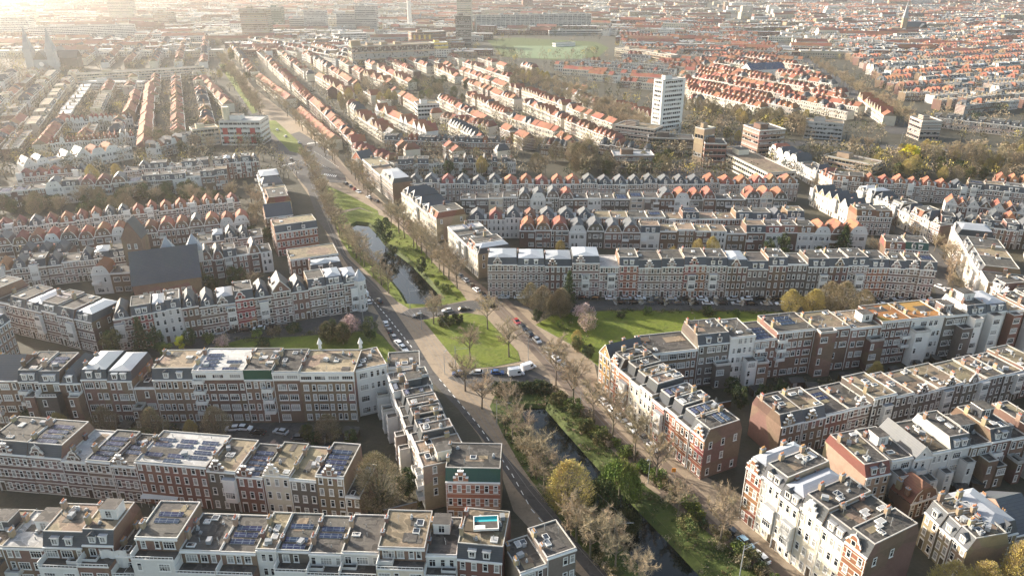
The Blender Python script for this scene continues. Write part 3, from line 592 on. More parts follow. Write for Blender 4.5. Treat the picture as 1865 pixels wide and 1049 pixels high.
# right of the canal
terrace('k1', 'block above right canal road', (660, 291), (714, 336), 11, 11, 3, 'Fd Fd Zd', 'f', 'B', 29, count='from top')
terrace('k0', 'the gabled corner by the crossing', (641, 288), (660, 294), 9, 10, 1, 'Po', 'f', 'B', 30, cat='corner house', name='corner_house')
terrace('k2', 'dark sawtooth canal row', (731, 350), (795, 400), 11, 15, 5, 'hc hc hc hc Nc', 'f', 'B', 31, gab=.5, count='from top', endwin=1)
terrace('k3', 'flat roofed row by pond', (815, 413), (870, 463), 11, 15, 6, 'Wc fc fc fc Nc Zc', 'f', 'B', 32, count='from top', endwin=1)
terrace('ra2', 'topmost hipped row', (716, 335), (1455, 335), 10, 10, 26, 'Zd hd hd Jd hd hd hd Hd Hd Jd Hd Hd hd hd hd hd hd hd hd hd Hd Hd Hd Hd Jd Jd', 'f', 'B', 33, nf=3)
terrace('rb2', 'second row of backs', (838, 361), (1435, 363), 8.5, 10, 23, 'fg fg fy fg gg gw gg Gg fb fw fg fg fy fg gb Gw Gg Gb fg fb Gg Gy Gg', 'b', 'B', 34)
terrace('rc2', 'middle row of fronts', (852, 398), (1465, 398), 10, 10, 19, 'hb Jw hw Jb hb hb hw Fb Fb fb fb Fb mb Fb Fb mb mb hb Mb', 'f', 'B', 35, nf=3)
terrace('rd2', 'backs behind lawn row', (946, 420), (1580, 426), 8.5, 10, 20, 'Gb Gb Gb gw gg gb gb Mw Fb Fb+1 Fb+1 Fw fb Mb Nw Nb Nw Gw Gb Gw', 'b', 'B', 36)
terrace('rw1', 'white row, far diagonal street', (1403, 271), (1478, 309), 9, 10, 6, 'Gw gw gw gw fw fw', 'f', 'B', 37, count='from top')
terrace('rw2', 'red corner on diagonal street', (1518, 328), (1572, 333), 9, 11, 2, 'Nd Nd', 'f', 'B', 38)
terrace('rw2b', 'short row before red corner', (1478, 309), (1516, 327), 9, 10, 3, 'hc Jc Nc', 'f', 'B', 39, count='from top')
terrace('rw3', 'the orange roofs below the park', (1574, 332), (1762, 344), 9, 9, 7, 'Hd Hd Hd Hd Hd Hd hd', 'f', 'B', 40)
terrace('rw4', 'the long slate row below the park', (1762, 344), (1900, 358), 9, 9, 4, 'md Md md md', 'f', 'B', 41)
terrace('rw5', 'dark gables, diagonal street', (1478, 348), (1558, 387), 8, 11, 6, 'Pc Pc Pc Pc Pw Pc', 'f', 'B', 42, count='from top')
terrace('rw6', 'banded corner with red mansard', (1560, 395), (1625, 396), 9, 11, 2, 'Nd Nd', 'f', 'B', 43)
terrace('rw7', 'curved row left of bright row', (1560, 347), (1712, 412), 9, 11, 9, 'Zc Zc hc fc mb hc Nd hc fd', 'f', 'B', 44, gab=.4, count='from top')
terrace('rw8', 'the pointed garden backs at the right', (1722, 372), (1900, 392), 7, 9, 8, 'pw pb Pw Pb pw pb Pw Pb', 'b', 'B', 45)
terrace('rw9', 'dark fronts above bright row', (1714, 407), (1900, 424), 9, 9, 8, 'mb hb hb mb fb mb hb mb', 'f', 'B', 46)
terrace('rw10', 'the hipped end block by the conifer', (1612, 452), (1690, 458), 9, 11, 2, 'Nd jd', 'f', 'B', 47)
# left middle
terrace('l1', 'hipped row behind church tower', (-8, 418), (437, 366), 8, 9, 17, 'Jd Jd hd Jd Hd Jd Hd hd hd Hd Hd Hd Hd Hd Hd Jd Jd', 'f', 'B', 50, nf=3)
terrace('l2', 'gambrel backs beside church tower', (-10, 450), (454, 404), 7.5, 9, 16, 'gb Ub Ub Gw Ug Gb Gb Gw Gw Ub Gb Gb gb Gb Gw Gw', 'b', 'B', 51, nf=2)
terrace('l3', 'dark fronts left of church', (-8, 493), (232, 466), 9, 10, 8, 'Hd hd md hd fd hd Zd md', 'f', 'B', 52, gab=.5)
terrace('l3b', 'fronts right of slate church', (360, 441), (478, 427), 9, 10, 5, 'fd Zd hd hd fd', 'f', 'B', 53)
terrace('l4', 'the backs right of the slate church', (366, 476), (495, 458), 9, 10, 6, 'gb gb mb fb gb fw', 'b', 'B', 54)
terrace('l4b', 'the backs left of the slate church', (165, 498), (236, 494), 9, 9, 2, 'Gw fb', 'b', 'B', 55)
terrace('l5', 'pale backs behind left gardens', (-8, 352), (414, 318), 9, 10, 15, 'fb fb fb gw mw Ub Ub gb fb mg mg mw fw mb Mb', 'b', 'B', 56)
terrace('l6', 'the upper fronts at the left', (30, 322), (160, 314), 8, 9, 5, 'Jd Jd Hd Jd hw', 'f', 'B', 57)
terrace('l6b', 'slate fronts behind pale backs', (225, 312), (380, 300), 9, 9, 6, 'fd hd md fd md md', 'f', 'B', 58, gab=.5)
terrace('l7', 'white gables, upper left', (42, 302), (240, 268), 8, 12, 8, 'Pw gw fw Pw Pw Gw Gw fw', 'b', 'B', 59)
terrace('l8', 'the brick row below the white office', (388, 300), (472, 293), 10, 10, 5, 'mr Zr hr mr hr', 'f', 'B', 60, gab=.4)
terrace('lb1', 'flat row, left road bend', (468, 318), (486, 372), 10, 12, 4, 'Zc hc Fc Nc', 'b', 'B', 61, count='from top', endwin=1)
terrace('lb2', 'the slate block on the left road', (484, 398), (534, 392), 10, 13, 1, 'rb', 'f', 'B', 62, endwin=1, cat='corner house', name='corner_house')
terrace('lb3', 'the striped block on the left road', (501, 425), (578, 414), 11, 12, 1, 'MD', 'f', 'B', 63, endwin=1, cat='corner house', name='corner_house')
terrace('lb4', 'the tall brown block on the left road', (528, 472), (616, 460), 11, 13, 1, 'Fb', 'f', 'B', 64, endwin=1, cat='corner house', name='corner_house')
terrace('lb5', 'the blue zinc block on the left road', (566, 494), (623, 486), 9.5, 8, 1, 'Zr', 'f', 'B', 65, cat='corner house', name='corner_house')
# ------------------------------------------------------------------ ground, water, roads
def poly(px, z=0.0): return [at(x, y, 0) + Vector((0, 0, z)) for x, y in px]
def area2(p): return sum(a.x * b.y - b.x * a.y for a, b in zip(p, p[1:] + p[:1]))
def sheet(name, outer, mat, z, holes=(), kerb=0.0):
    o = [Vector((p.x, p.y, 0)) for p in outer]
    if area2(o) < 0: o.reverse()
    hs = [[Vector((p.x, p.y, 0)) for p in h] for h in holes]
    allp = o + [p for h in hs for p in h]
    tris = geometry.tessellate_polygon([o] + hs)
    b = MB()
    for t in tris:
        q = [allp[i] + Vector((0, 0, z)) for i in t]
        if (q[1] - q[0]).cross(q[2] - q[0]).z < 0: q.reverse()
        b.face(q, mat)
    if kerb:
        for p, q in zip(o, o[1:] + o[:1]): b.face([p, q, q + Vector((0, 0, z)), p + Vector((0, 0, z))], 'lead_grey')
    return tag(obj(name, b.mesh(name)), kind='structure')
def wline(px): return [at(x, y, 0) for x, y in px]
def strip(name, px, width, mat, z, off=0.0, dash=None):
    pts = wline(px); b = MB(); res = []
    for i, p in enumerate(pts):
        t = (pts[min(i + 1, len(pts) - 1)] - pts[max(i - 1, 0)]).normalized(); res.append((p, Vector((t.y, -t.x, 0))))
    zz = Vector((0, 0, z))
    for (p, n), (q, m) in zip(res, res[1:]):
        if dash:
            l = (q - p).length; k = int(l / (dash * 2))
            for j in range(k):
                a = p.lerp(q, j / k); c = p.lerp(q, (j + .5) / k); b.face([a + n * (off + width / 2) + zz, c + n * (off + width / 2) + zz, c + n * (off - width / 2) + zz, a + n * (off - width / 2) + zz], mat)
        else: b.face([p + n * (off + width / 2) + zz, q + m * (off + width / 2) + zz, q + m * (off - width / 2) + zz, p + n * (off - width / 2) + zz], mat)
    return tag(obj(name, b.mesh(name)), kind='structure')
def grow(pts, r):
    n = len(pts); out = []; s = 1 if area2(pts) > 0 else -1
    for i in range(n):
        t = (pts[(i + 1) % n] - pts[i - 1]).normalized(); out.append(pts[i] + Vector((t.y, -t.x, 0)) * r * s)
    return out
W1 = poly([(640,411),(650,405),(668,407),(685,424),(699,443),(722,460),(748,480),(772,505),(794,528),(804,545),(774,551),(745,551),(734,530),(716,508),(697,482),(672,462),(652,440)])
W2 = poly([(948,738),(990,738),(1032,786),(1092,853),(1162,926),(1225,991),(1290,1060),(1330,1105),(1240,1105),(1196,1060),(1136,985),(1098,945),(1050,890),(1002,830),(968,786)])
RIM1, RIM2 = grow(W1, 1.7), grow(W2, 1.9)
sheet('ground', [Vector((-6000,-600,0)), Vector((6000,-600,0)), Vector((6000,9500,0)), Vector((-6000,9500,0))], 'soil', 0, (RIM1, RIM2))
for wp, rm in ((W1, RIM1), (W2, RIM2)):
    sheet('water', grow(wp, .25), 'water', -1.1)
    b = MB(); n = len(wp)
    for i in range(n):
        j = (i + 1) % n; dn = Vector((0, 0, -1.3)); b.face([rm[i], rm[j], wp[j] + dn, wp[i] + dn], 'bank_grass')
    tag(obj('canal_bank', b.mesh('canal_bank')), kind='structure')
COR = poly([(395,95),(470,205),(530,310),(572,370),(600,440),(655,540),(690,600),(720,640),(765,665),(800,700),(870,790),(915,870),(935,930),(1000,1000),(1060,1049),(1100,1105),(1545,1105),(1485,1049),(1398,976),(1350,900),(1280,865),(1180,780),(1092,705),(1080,650),(1050,635),(985,590),(960,562),(905,547),(870,525),(812,462),(790,430),(725,395),(690,360),(645,325),(604,270),(532,215),(462,160),(410,95)])
sheet('paving', COR, 'paving', .004, (RIM1, RIM2))
sheet('upper_verge', poly([(604,398),(625,388),(655,380),(697,394),(748,432),(792,482),(838,530),(850,547),(800,557),(744,562),(722,548),(690,516),(640,468),(622,440)]), 'lawn', .05, (RIM1,), kerb=1)
sheet('lower_verge', poly([(905,712),(1003,708),(1087,790),(1172,882),(1252,940),(1400,1055),(1450,1105),(1160,1105),(1110,1049),(1062,1000),(1000,920),(950,850),(915,790),(892,740)]), 'bank_grass', .05, (RIM2,), kerb=1)
sheet('road', poly([(395,100),(440,190),(488,262),(530,310),(560,345),(578,400),(600,430),(658,524),(691,574),(716,629),(760,668),(835,745),(880,800),(940,890),(1000,960),(1075,1049),(1118,1105),(1172,1105),(1117,1049),(1040,961),(967,880),(926,836),(848,745),(788,674),(750,612),(710,553),(686,519),(634,470),(606,415),(592,345),(560,300),(520,255),(470,200),(415,100)]), 'asphalt', .012)
sheet('road', poly([(489,258),(545,240),(592,268),(628,318),(632,334),(588,332),(530,312)]), 'asphalt', .008)
sheet('road', poly([(728,572),(745,563),(800,558),(852,548),(895,545),(908,560),(850,568),(790,577),(765,583)]), 'asphalt', .016)
sheet('road', poly([(815,688),(845,676),(950,664),(1000,690),(1006,705),(900,709),(870,712)]), 'asphalt', .016)
sheet('street', poly([(905,548),(1706,548),(1770,540),(1740,585),(1640,574),(1400,566),(1100,564),(990,572),(962,564)]), 'asphalt', .012)
sheet('street', poly([(150,632),(290,612),(655,562),(690,574),(680,598),(600,604),(300,646),(150,655)]), 'asphalt', .012)
sheet('lawn', poly([(975,592),(1010,572),(1110,566),(1400,568),(1560,577),(1600,600),(1500,640),(1200,660),(1090,668),(1040,628)]), 'lawn', .1, kerb=1)
sheet('lawn', poly([(330,650),(440,618),(560,612),(676,602),(696,612),(733,652),(700,660),(600,680),(300,680)]), 'lawn', .1, kerb=1)
sheet('lawn', poly([(770,583),(800,578),(850,570),(882,575),(905,600),(943,640),(948,658),(900,668),(842,672),(803,624)]), 'lawn', .1, kerb=1)
sheet('median_lawn', poly([(578,336),(600,340),(640,358),(688,384),(690,392),(655,378),(622,384),(596,368)]), 'lawn', .08, kerb=1)
sheet('median_lawn', poly([(474,220),(502,220),(548,262),(560,284),(528,276)]), 'lawn', .08, kerb=1)
sheet('median_lawn', poly([(398,118),(412,118),(470,205),(460,208)]), 'lawn', .08, kerb=1)
RC = [(896,546),(960,612),(1040,700),(1120,790),(1200,870),(1290,955),(1380,1040),(1440,1100)]
strip('cycle_path', RC, 2.4, 'red_paving', .016, -4.6)
strip('carriageway', RC, 5.0, 'red_paving', .016, .6)
strip('carriageway', [(605,290),(690,372),(755,425),(830,490),(896,546)], 5.0, 'red_paving', .014)
for o_ in (-.8, .7): strip('tram_rail', RC, .14, 'rail', .022, o_)
LR = [(575,335),(603,395),(632,462),(694,520),(725,548),(775,606),(822,672),(878,740),(938,828),(980,885),(1050,965),(1127,1049),(1175,1105)]
for o_ in (-1.6, -.2, 1.3, 2.7): strip('tram_rail', LR, .13, 'rail', .022, o_)
strip('road_marking', [(668,534),(708,580),(753,636)], .28, 'road_paint', .018, 0, 1.6)
strip('road_marking', [(800,690),(870,772),(932,862),(967,926),(1010,975)], .22, 'road_paint', .018, 0, 1.6)
for px in ([(548,292),(590,322)], [(560,284),(604,312)], [(572,276),(618,306)], [(520,300),(545,316)]): strip('road_marking', px, .25, 'road_paint', .017, 0, 1.5)
for cx, cy, dx, dy in ((515,302,3.4,-.9),(590,318,3.4,.5),(560,262,3,-.4)):
    b = MB()
    for k in range(7): p = at(cx + dx * k, cy + dy * k); b.face([p + Vector((0,-2,.018)), p + Vector((.6,-2,.018)), p + Vector((.6,2,.018)), p + Vector((0,2,.018))], 'road_paint')
    tag(obj('zebra_marking', b.mesh('zebra_marking')), kind='structure')
strip('street', [(1396,262),(1480,330),(1560,384),(1640,420),(1705,462),(1722,520),(1735,560)], 9, 'asphalt', .01)
strip('street', [(1300,10),(1385,60),(1480,120),(1600,210),(1650,245)], 22, 'asphalt', .01)
strip('street', [(262,140),(262,200),(258,268)], 13, 'asphalt', .01)
strip('street', [(130,150),(70,240),(20,310)], 12, 'asphalt', .01)
strip('street', [(1310,262),(1500,262),(1865,280)], 14, 'asphalt', .01)
strip('street', [(300,70),(385,100)], 16, 'asphalt', .01)
sheet('sports_field', poly([(885,72),(940,69),(1085,77),(1110,88),(1090,104),(1010,110),(915,104)]), 'bank_grass', .02)
sheet('sports_field', poly([(935,84),(1070,84),(1065,108),(945,106)]), 'pitch', .04)
sheet('car_park', poly([(1180,300),(1290,285),(1330,318),(1210,325)]), 'asphalt', .012)
sheet('yard', poly([(300,770),(560,770),(650,800),(640,830),(330,810)]), 'asphalt', .01)
# ------------------------------------------------------------------ trees
def bare_tree(seed, H=13.0, spread=4.6, extra=None, ntw=27, upright=.75, twigw=.062, limbs=9):
    """trunk with limbs, and a crown of fine twigs (extra = a bud material scattered over them)"""
    rnd = random.Random(seed); t = MB(); c = MB(); th = H * rnd.uniform(.24, .32)
    top = Vector((rnd.uniform(-.3, .3), rnd.uniform(-.3, .3), th)); t.tube((0, 0, -.2), top, .3, .22, 'bark', 7)
    lead = top + Vector((rnd.uniform(-.4,.4), rnd.uniform(-.4,.4), H * .4)); t.tube(top, lead, .22, .1, 'bark', 5)
    a0 = rnd.uniform(0, 6)
    for i in range(limbs):
        a = a0 + i * 2.4 + rnd.uniform(-.3, .3); s = top.lerp(lead, i / limbs); r = spread * rnd.uniform(.75, 1.1) * (1 - .45 * i / limbs)
        m = s + Vector((math.cos(a) * r * .5, math.sin(a) * r * .5, r * upright * rnd.uniform(.55, .85))); e = m + Vector((math.cos(a + rnd.uniform(-.4,.4)) * r * .5, math.sin(a) * r * .5, r * upright * rnd.uniform(.5, 1.0)))
        t.tube(s, m, .16, .1, 'bark', 4); t.tube(m, e, .1, .04, 'bark', 4)
        for j in range(9):
            u = rnd.uniform(.25, 1); p = s.lerp(m, u * 2) if u < .5 else m.lerp(e, u * 2 - 1)
            dr = Vector((rnd.gauss(0, .75), rnd.gauss(0, .75), rnd.uniform(.0, 1.2))) + Vector((math.cos(a), math.sin(a), 0)) * .5; dr.normalize()
            q = p + dr * rnd.uniform(1.2, 2.5) * spread / 4.6; c.ribbon(p, q, .13, 'twig', rnd)
            for k in range(ntw):
                v = rnd.uniform(.1, 1); x = p.lerp(q, v); d2 = (dr * .7 + Vector((rnd.gauss(0, .6), rnd.gauss(0, .6), rnd.gauss(.25, .55)))).normalized()
                y = x + d2 * rnd.uniform(.5, 1.35); c.ribbon(x, y, twigw, 'twig', rnd)
                if extra and rnd.random() < .8: c.leaf(y, rnd.uniform(.1, .22), extra, rnd)
                if k % 3 == 0: c.ribbon(x.lerp(y, .4), x.lerp(y, .4) + (d2 + Vector((rnd.gauss(0,.7), rnd.gauss(0,.7), rnd.gauss(0,.5)))).normalized() * .6, twigw * .8, 'twig', rnd)
    return t.mesh('trunk'), c.mesh('crown')
def egg_tree(seed, H, rad, mats, n=6500, low=.2, w=.055):
    rnd = random.Random(seed); t = MB(); c = MB(); t.tube((0, 0, -.2), (0, 0, H * .5), .26, .14, 'bark', 6)
    lob = [(rnd.uniform(0, 6.28), rnd.uniform(.1, .95), rnd.uniform(-.5, .3)) for _ in range(22)]
    for i in range(16):
        a = i * 2.4; z = H * rnd.uniform(.5, .92); r = rad * rnd.uniform(.3, .8); s = Vector((0, 0, H * rnd.uniform(.16, .42))); e = Vector((math.cos(a) * r, math.sin(a) * r, z)); t.tube(s, s.lerp(e, .5) + Vector((0, 0, -.3)), .11, .07, 'bark', 4); t.tube(s.lerp(e, .5) + Vector((0, 0, -.3)), e, .07, .02, 'bark', 4)
    for i in range(n):
        a = rnd.uniform(0, 6.28); zt = rnd.random(); pf = math.sin(math.pi * min(1, zt * .93 + .07) ** .8) ** .75
        k = 1 + sum(q * math.exp(-((((a - la + 3.14) % 6.28) - 3.14) ** 2) / .3 - (zt - lz) ** 2 / .03) for la, lz, q in lob)
        r = rad * pf * k * rnd.uniform(.25, 1) ** .45; p = Vector((math.cos(a) * r, math.sin(a) * r, H * (low + (1 - low) * zt * (.96 + .04 * k))))
        d = Vector((math.cos(a) * .6 + rnd.gauss(0, .35), math.sin(a) * .6 + rnd.gauss(0, .35), .8 + rnd.gauss(0, .3))).normalized(); m = rnd.choice(mats); q = p + d * rnd.uniform(.4, 1.0); c.ribbon(p, q, w, m, rnd)
        if m != 'twig': c.leaf(q, rnd.uniform(.05, .11), m, rnd)
    return t.mesh('trunk'), c.mesh('crown')
def leaf_tree(seed, H, rad, mats, n=2600, size=.26, clumps=26, low=.2, squash=1.0, trunk=.22):
    rnd = random.Random(seed); t = MB(); c = MB(); t.tube((0, 0, -.2), (0, 0, H * .55), trunk, trunk * .5, 'bark', 6)
    cs = []
    for i in range(clumps):
        z = rnd.uniform(low, .97); f = math.sqrt(max(.03, 1 - ((z - (low + .97) / 2) / ((.97 - low) / 2)) ** 2)); a = rnd.uniform(0, 6.28); r = rad * f * math.sqrt(rnd.uniform(.15, 1)) * .85
        cs.append((Vector((math.cos(a) * r, math.sin(a) * r, z * H)), rnd.uniform(.22, .42) * rad, rnd.choice(mats)))
        if i % 3 == 0: t.tube((0, 0, H * rnd.uniform(.2, .5)), cs[-1][0], trunk * .4, .03, 'bark', 4)
    for i in range(n):
        p, r, m = cs[rnd.randrange(clumps)]; d = Vector((rnd.gauss(0,1), rnd.gauss(0,1), rnd.gauss(0,1))).normalized() * r * rnd.uniform(.45, 1.05)
        c.leaf(p + Vector((d.x, d.y, d.z * squash)), size * rnd.uniform(.6, 1.3), m if rnd.random() < .8 else rnd.choice(mats), rnd)
    return t.mesh('trunk'), c.mesh('crown')
def conifer(seed, H, rad):
    rnd = random.Random(seed); t = MB(); c = MB(); t.tube((0, 0, -.2), (0, 0, H * .95), .3, .04, 'bark', 6)
    for i in range(90):
        z = H * (.1 + .88 * (i / 90)); r = rad * (1 - (i / 90) ** 1.3) * rnd.uniform(.6, 1.1) + .25; a = i * 2.4 + rnd.uniform(-.3, .3); tip = Vector((math.cos(a) * r, math.sin(a) * r, z - r * .12))
        t.tube((0, 0, z), tip, .05, .02, 'bark', 3)
        for k in range(34): v = rnd.uniform(.25, 1.05); p = Vector((0, 0, z)).lerp(tip, v) + Vector((rnd.gauss(0, .3), rnd.gauss(0, .3), rnd.gauss(-.1, .22))); c.leaf(p, rnd.uniform(.14, .32), 'leaf_dark' if rnd.random() < .75 else 'leaf_mid', rnd)
    return t.mesh('trunk'), c.mesh('crown')
def willow(seed, H=11, rad=5.0, mats=('leaf_lime', 'leaf_mid')):
    rnd = random.Random(seed); t = MB(); c = MB(); t.tube((0, 0, -.4), (0, 0, H * .5), .35, .2, 'bark', 7)
    for i in range(150):
        a = rnd.uniform(0, 6.28); r = rad * math.sqrt(rnd.random()); p = Vector((math.cos(a) * r, math.sin(a) * r, H * (1 - .5 * (r / rad) ** 2) * rnd.uniform(.8, 1)))
        if i % 8 == 0: t.tube((0, 0, H * .45), p, .1, .03, 'bark', 4)
        for j in range(9):
            x = p + Vector((rnd.gauss(0, .5), rnd.gauss(0, .5), rnd.gauss(0, .3))); l = rnd.uniform(1.5, 4); c.ribbon(x, x + Vector((rnd.gauss(0, .25), rnd.gauss(0, .25), -l)), .1, rnd.choice(mats), rnd)
            for k in range(4): c.leaf(x + Vector((rnd.gauss(0, .2), rnd.gauss(0, .2), -l * rnd.random())), .2, rnd.choice(mats), rnd)
    return t.mesh('trunk'), c.mesh('crown')
TP = {}
for i in range(5): TP['bare%d' % i] = bare_tree(100 + i, 13 + i % 3, 4.2 + .35 * i)
for i in range(2): TP['tall%d' % i] = bare_tree(120 + i, 17, 4.6, None, 34, 1.1)
for i in range(2): TP['dense%d' % i] = egg_tree(130 + i, 12, 5.2, ('twig', 'twig', 'leaf_olive'), 5600, .16, .055)
for i in range(2): TP['gold%d' % i] = egg_tree(140 + i, 11, 3.9, ('bud', 'bud', 'twig', 'twig'), 5600, .2, .06)
for i in range(2): TP['olive%d' % i] = leaf_tree(150 + i, 9, 4, ('leaf_olive', 'leaf_olive', 'leaf_mid'), 2600, .25)
for i in range(2): TP['green%d' % i] = leaf_tree(160 + i, 10, 4, ('leaf_dark', 'leaf_mid', 'leaf_dark'), 3000, .25)
TP['lime0'] = leaf_tree(170, 8, 3.6, ('leaf_lime', 'leaf_mid', 'leaf_lime'), 2400, .24)
TP['yellow0'] = leaf_tree(171, 9, 3.8, ('leaf_yellow',), 2400, .24)
TP['pink0'] = leaf_tree(172, 7, 4, ('blossom', 'blossom', 'twig'), 2600, .2, 34, .3)
TP['pink1'] = leaf_tree(173, 7, 4.2, ('blossom', 'twig'), 2200, .2, 34, .3)
TP['white0'] = leaf_tree(174, 5.5, 1.5, ('white_blossom', 'twig'), 700, .14, 16, .35, 1, .1)
TP['fir0'] = conifer(180, 15, 4.0); TP['fir1'] = conifer(181, 12, 5.6)
TP['willow0'] = willow(190, 11, 4.6, ('leaf_lime', 'leaf_lime', 'leaf_lime', 'leaf_mid')); TP['willow1'] = willow(191, 8.5, 4.6, ('leaf_dark', 'leaf_mid', 'leaf_olive'))
TP['shrub0'] = leaf_tree(195, 2.6, 2.2, ('leaf_dark', 'leaf_olive'), 1300, .17, 18, .05, 1, .08); TP['shrub1'] = leaf_tree(196, 2.6, 2.3, ('leaf_olive', 'twig'), 1200, .16, 18, .05, 1, .08); TP['shrub2'] = leaf_tree(197, 2.4, 2.1, ('leaf_mid', 'leaf_lime'), 1200, .16, 18, .05, 1, .08)
KIND = {'bare': ('bare_tree', 'bare brown tree'), 'tall': ('tall_tree', 'tall bare tree'), 'dense': ('twiggy_tree', 'densely twigged tree'), 'gold': ('budding_tree', 'golden budding tree'), 'olive': ('olive_green_tree', 'olive green tree'),
        'green': ('evergreen_tree', 'dark evergreen tree'), 'lime': ('lime_green_tree', 'fresh lime green tree'), 'yellow': ('yellow_tree', 'bright yellow tree'), 'pink': ('blossom_tree', 'pink blossoming tree'), 'white': ('young_blossom_tree', 'small white blossom tree'),
        'fir': ('conifer_tree', 'dark conifer tree'), 'willow': ('willow_tree', 'drooping green willow'), 'shrub': ('shrub', 'rounded shrub')}
trr = random.Random(5)
def tree(kind, px, py, s=1.0, label=None, group=None, z=0.0, var=None):
    ks = sorted(k for k in TP if k.rstrip('0123456789') == kind); k = ks[trr.randrange(len(ks))] if var is None else '%s%d' % (kind, var)
    nm, say = KIND[kind]; r = empty(nm, at(px, py, z), trr.uniform(0, 6.28)); f = s * trr.uniform(.92, 1.08); r.scale = (f, f, f * trr.uniform(.94, 1.06))
    tag(r, label or say, 'shrub' if kind == 'shrub' else 'tree', group); obj('trunk', TP[k][0], r); obj('crown', TP[k][1], r); return r
def trees(kind, pts, s, where, jit=1.0):
    for i, (x, y) in enumerate(pts): tree(kind, x + trr.uniform(-jit, jit), y, s * trr.uniform(.88, 1.12), f"{KIND[kind][1]}, {ORD[i]} from the top, {where}" if len(pts) > 1 else f"{KIND[kind][1]} {where}", f"{KIND[kind][0].replace('_', ' ')}s {where}")
def line(a, b, n, wob=.0): return [(a[0] + (b[0] - a[0]) * i / (n - 1) + trr.uniform(-wob, wob), a[1] + (b[1] - a[1]) * i / (n - 1) + trr.uniform(-wob, wob) * .3) for i in range(n)]
def grove(kinds, x0, y0, x1, y1, n, s, where):
    done = set()
    for i in range(n):
        k = trr.choice(kinds); tree(k, trr.uniform(x0, x1), trr.uniform(y0, y1), s * trr.uniform(.8, 1.15), f"{KIND[k][1]} {where}", f"{KIND[k][1]}s {where}")
trees('bare', [(598,398),(612,418),(624,436),(636,452),(650,470),(664,486),(680,504),(696,520),(708,534),(605,407),(619,428),(644,462),(658,478)], .95, 'on the left bank of the pond')
trees('bare', [(713,412),(738,434),(753,450),(768,462),(786,480),(800,494),(816,510),(833,526),(726,424),(761,455),(777,471),(808,502)], 1.1, 'along the right pond road')
trees('tall', [(1012,702),(1044,733),(1078,767),(1115,800),(1154,840),(1195,882)], .95, 'before the sunlit canal row')
trees('tall', [(1311,991)], 1.05, 'by the corner of the cream row')
trees('bare', [(888,600),(856,655),(847,712),(877,744),(790,590),(928,650)], .95, 'around the triangular lawn')
trees('bare', [(977,872),(1121,1036),(1163,1072),(1110,990),(925,765),(955,820)], .85, 'on the lower canal bank')
tree('gold', 1033, 944, 1.4, 'golden budding tree on the lower left canal bank', var=0)
tree('shrub', 812, 592, 1.5, 'dark flat bush on the triangular lawn', var=0); tree('shrub', 832, 588, 1.3, 'smaller dark bush beside the flat bush on the triangular lawn', var=0)
tree('willow', 1128, 905, 1.0, 'bright lime willow hanging over the lower canal', var=0, z=-.8); tree('willow', 1092, 925, .9, 'shaded green willow left of the bright willow', var=1, z=-.3); tree('willow', 1140, 962, .75, 'small shaded willow below the bright willow', var=1, z=-.8)
tree('dense', 692, 930, 1.35, 'huge bare courtyard tree beside the red end block', var=0)
tree('green', 745, 905, .8, 'evergreen beside the huge bare courtyard tree')
grove(('dense',), 965, 560, 1030, 585, 6, 1.0, 'at the canal end of the right lawn')
tree('fir', 1035, 560, .95, 'dark conifer among bare trees at the right lawn', var=0); tree('lime', 1020, 598, .42, 'lime green bush at the tip of the right lawn'); tree('green', 978, 588, .55, 'evergreen bush at the road edge of the right lawn')
tree('pink', 1062, 590, 1.1, 'pale pink blossom tree on the right lawn', var=0); tree('pink', 1068, 606, .85, 'lower pink blossom tree on the right lawn', var=1)
tree('olive', 1050, 640, .6, 'olive bush below the pink blossom trees'); tree('green', 1072, 655, .6, 'dark bush beside the orange brick corner'); tree('gold', 1050, 628, .5, 'small golden bush below the pink blossom trees')
tree('gold', 1436, 577, 1.0, 'wide golden tree at the far right of the lawn', var=0); tree('gold', 1478, 582, 1.15, 'broad golden tree on the lawn before the banded row', var=1); tree('dense', 1530, 584, 1.2, 'broad olive tree nearest the rounded corner of the lawn', var=0); tree('dense', 1568, 580, 1.0, 'olive bare tree beside the rounded end of the banded row', var=1); tree('dense', 1505, 575, 1.1, 'twiggy tree between the golden and the olive lawn trees', var=1)
for i, (x, y, s) in enumerate(((1180,572,.9),(1290,574,1.0),(1340,575,.7),(1130,578,.6))): tree('shrub', x, y, s * 1.3, f'round shrub on the right lawn, {ORD[i]} placed along its street hedge', 'shrubs on the right lawn')
trees('white', line((1120,560), (1395,562), 7), .9, 'in the parking row by the right lawn')
trees('white', [(365,604),(400,600),(455,592),(500,588)], .9, 'in the parking row by the left lawn')
# left lawn
tree('fir', 262, 642, .95, 'tall dark conifer left of the left lawn', var=0); tree('green', 290, 640, .85, 'evergreen beside the left conifer'); tree('yellow', 330, 636, .6, 'bright yellow bush by the left lawn'); tree('olive', 208, 645, .9, 'tan olive tree left of the conifer'); tree('lime', 305, 650, .7, 'lime tree below the yellow bush'); tree('green', 348, 632, .7, 'dark evergreen right of the yellow bush')
tree('pink', 640, 610, 1.0, 'pink blossom tree at the left lawn', var=0); tree('pink', 408, 634, .75, 'mauve blossom bush on the left lawn', var=1)
grove(('dense', 'olive'), 590, 618, 670, 632, 5, .75, 'at the canal end of the left lawn'); tree('green', 675, 620, .8, 'dark tree nearest the left canal road')
for i, (x, y) in enumerate(((470,612),(500,610),(535,606),(380,622),(480,632))): tree('shrub', x, y, 1.3, f'round shrub on the left lawn, {ORD[i]} along its street hedge', 'shrubs on the left lawn')
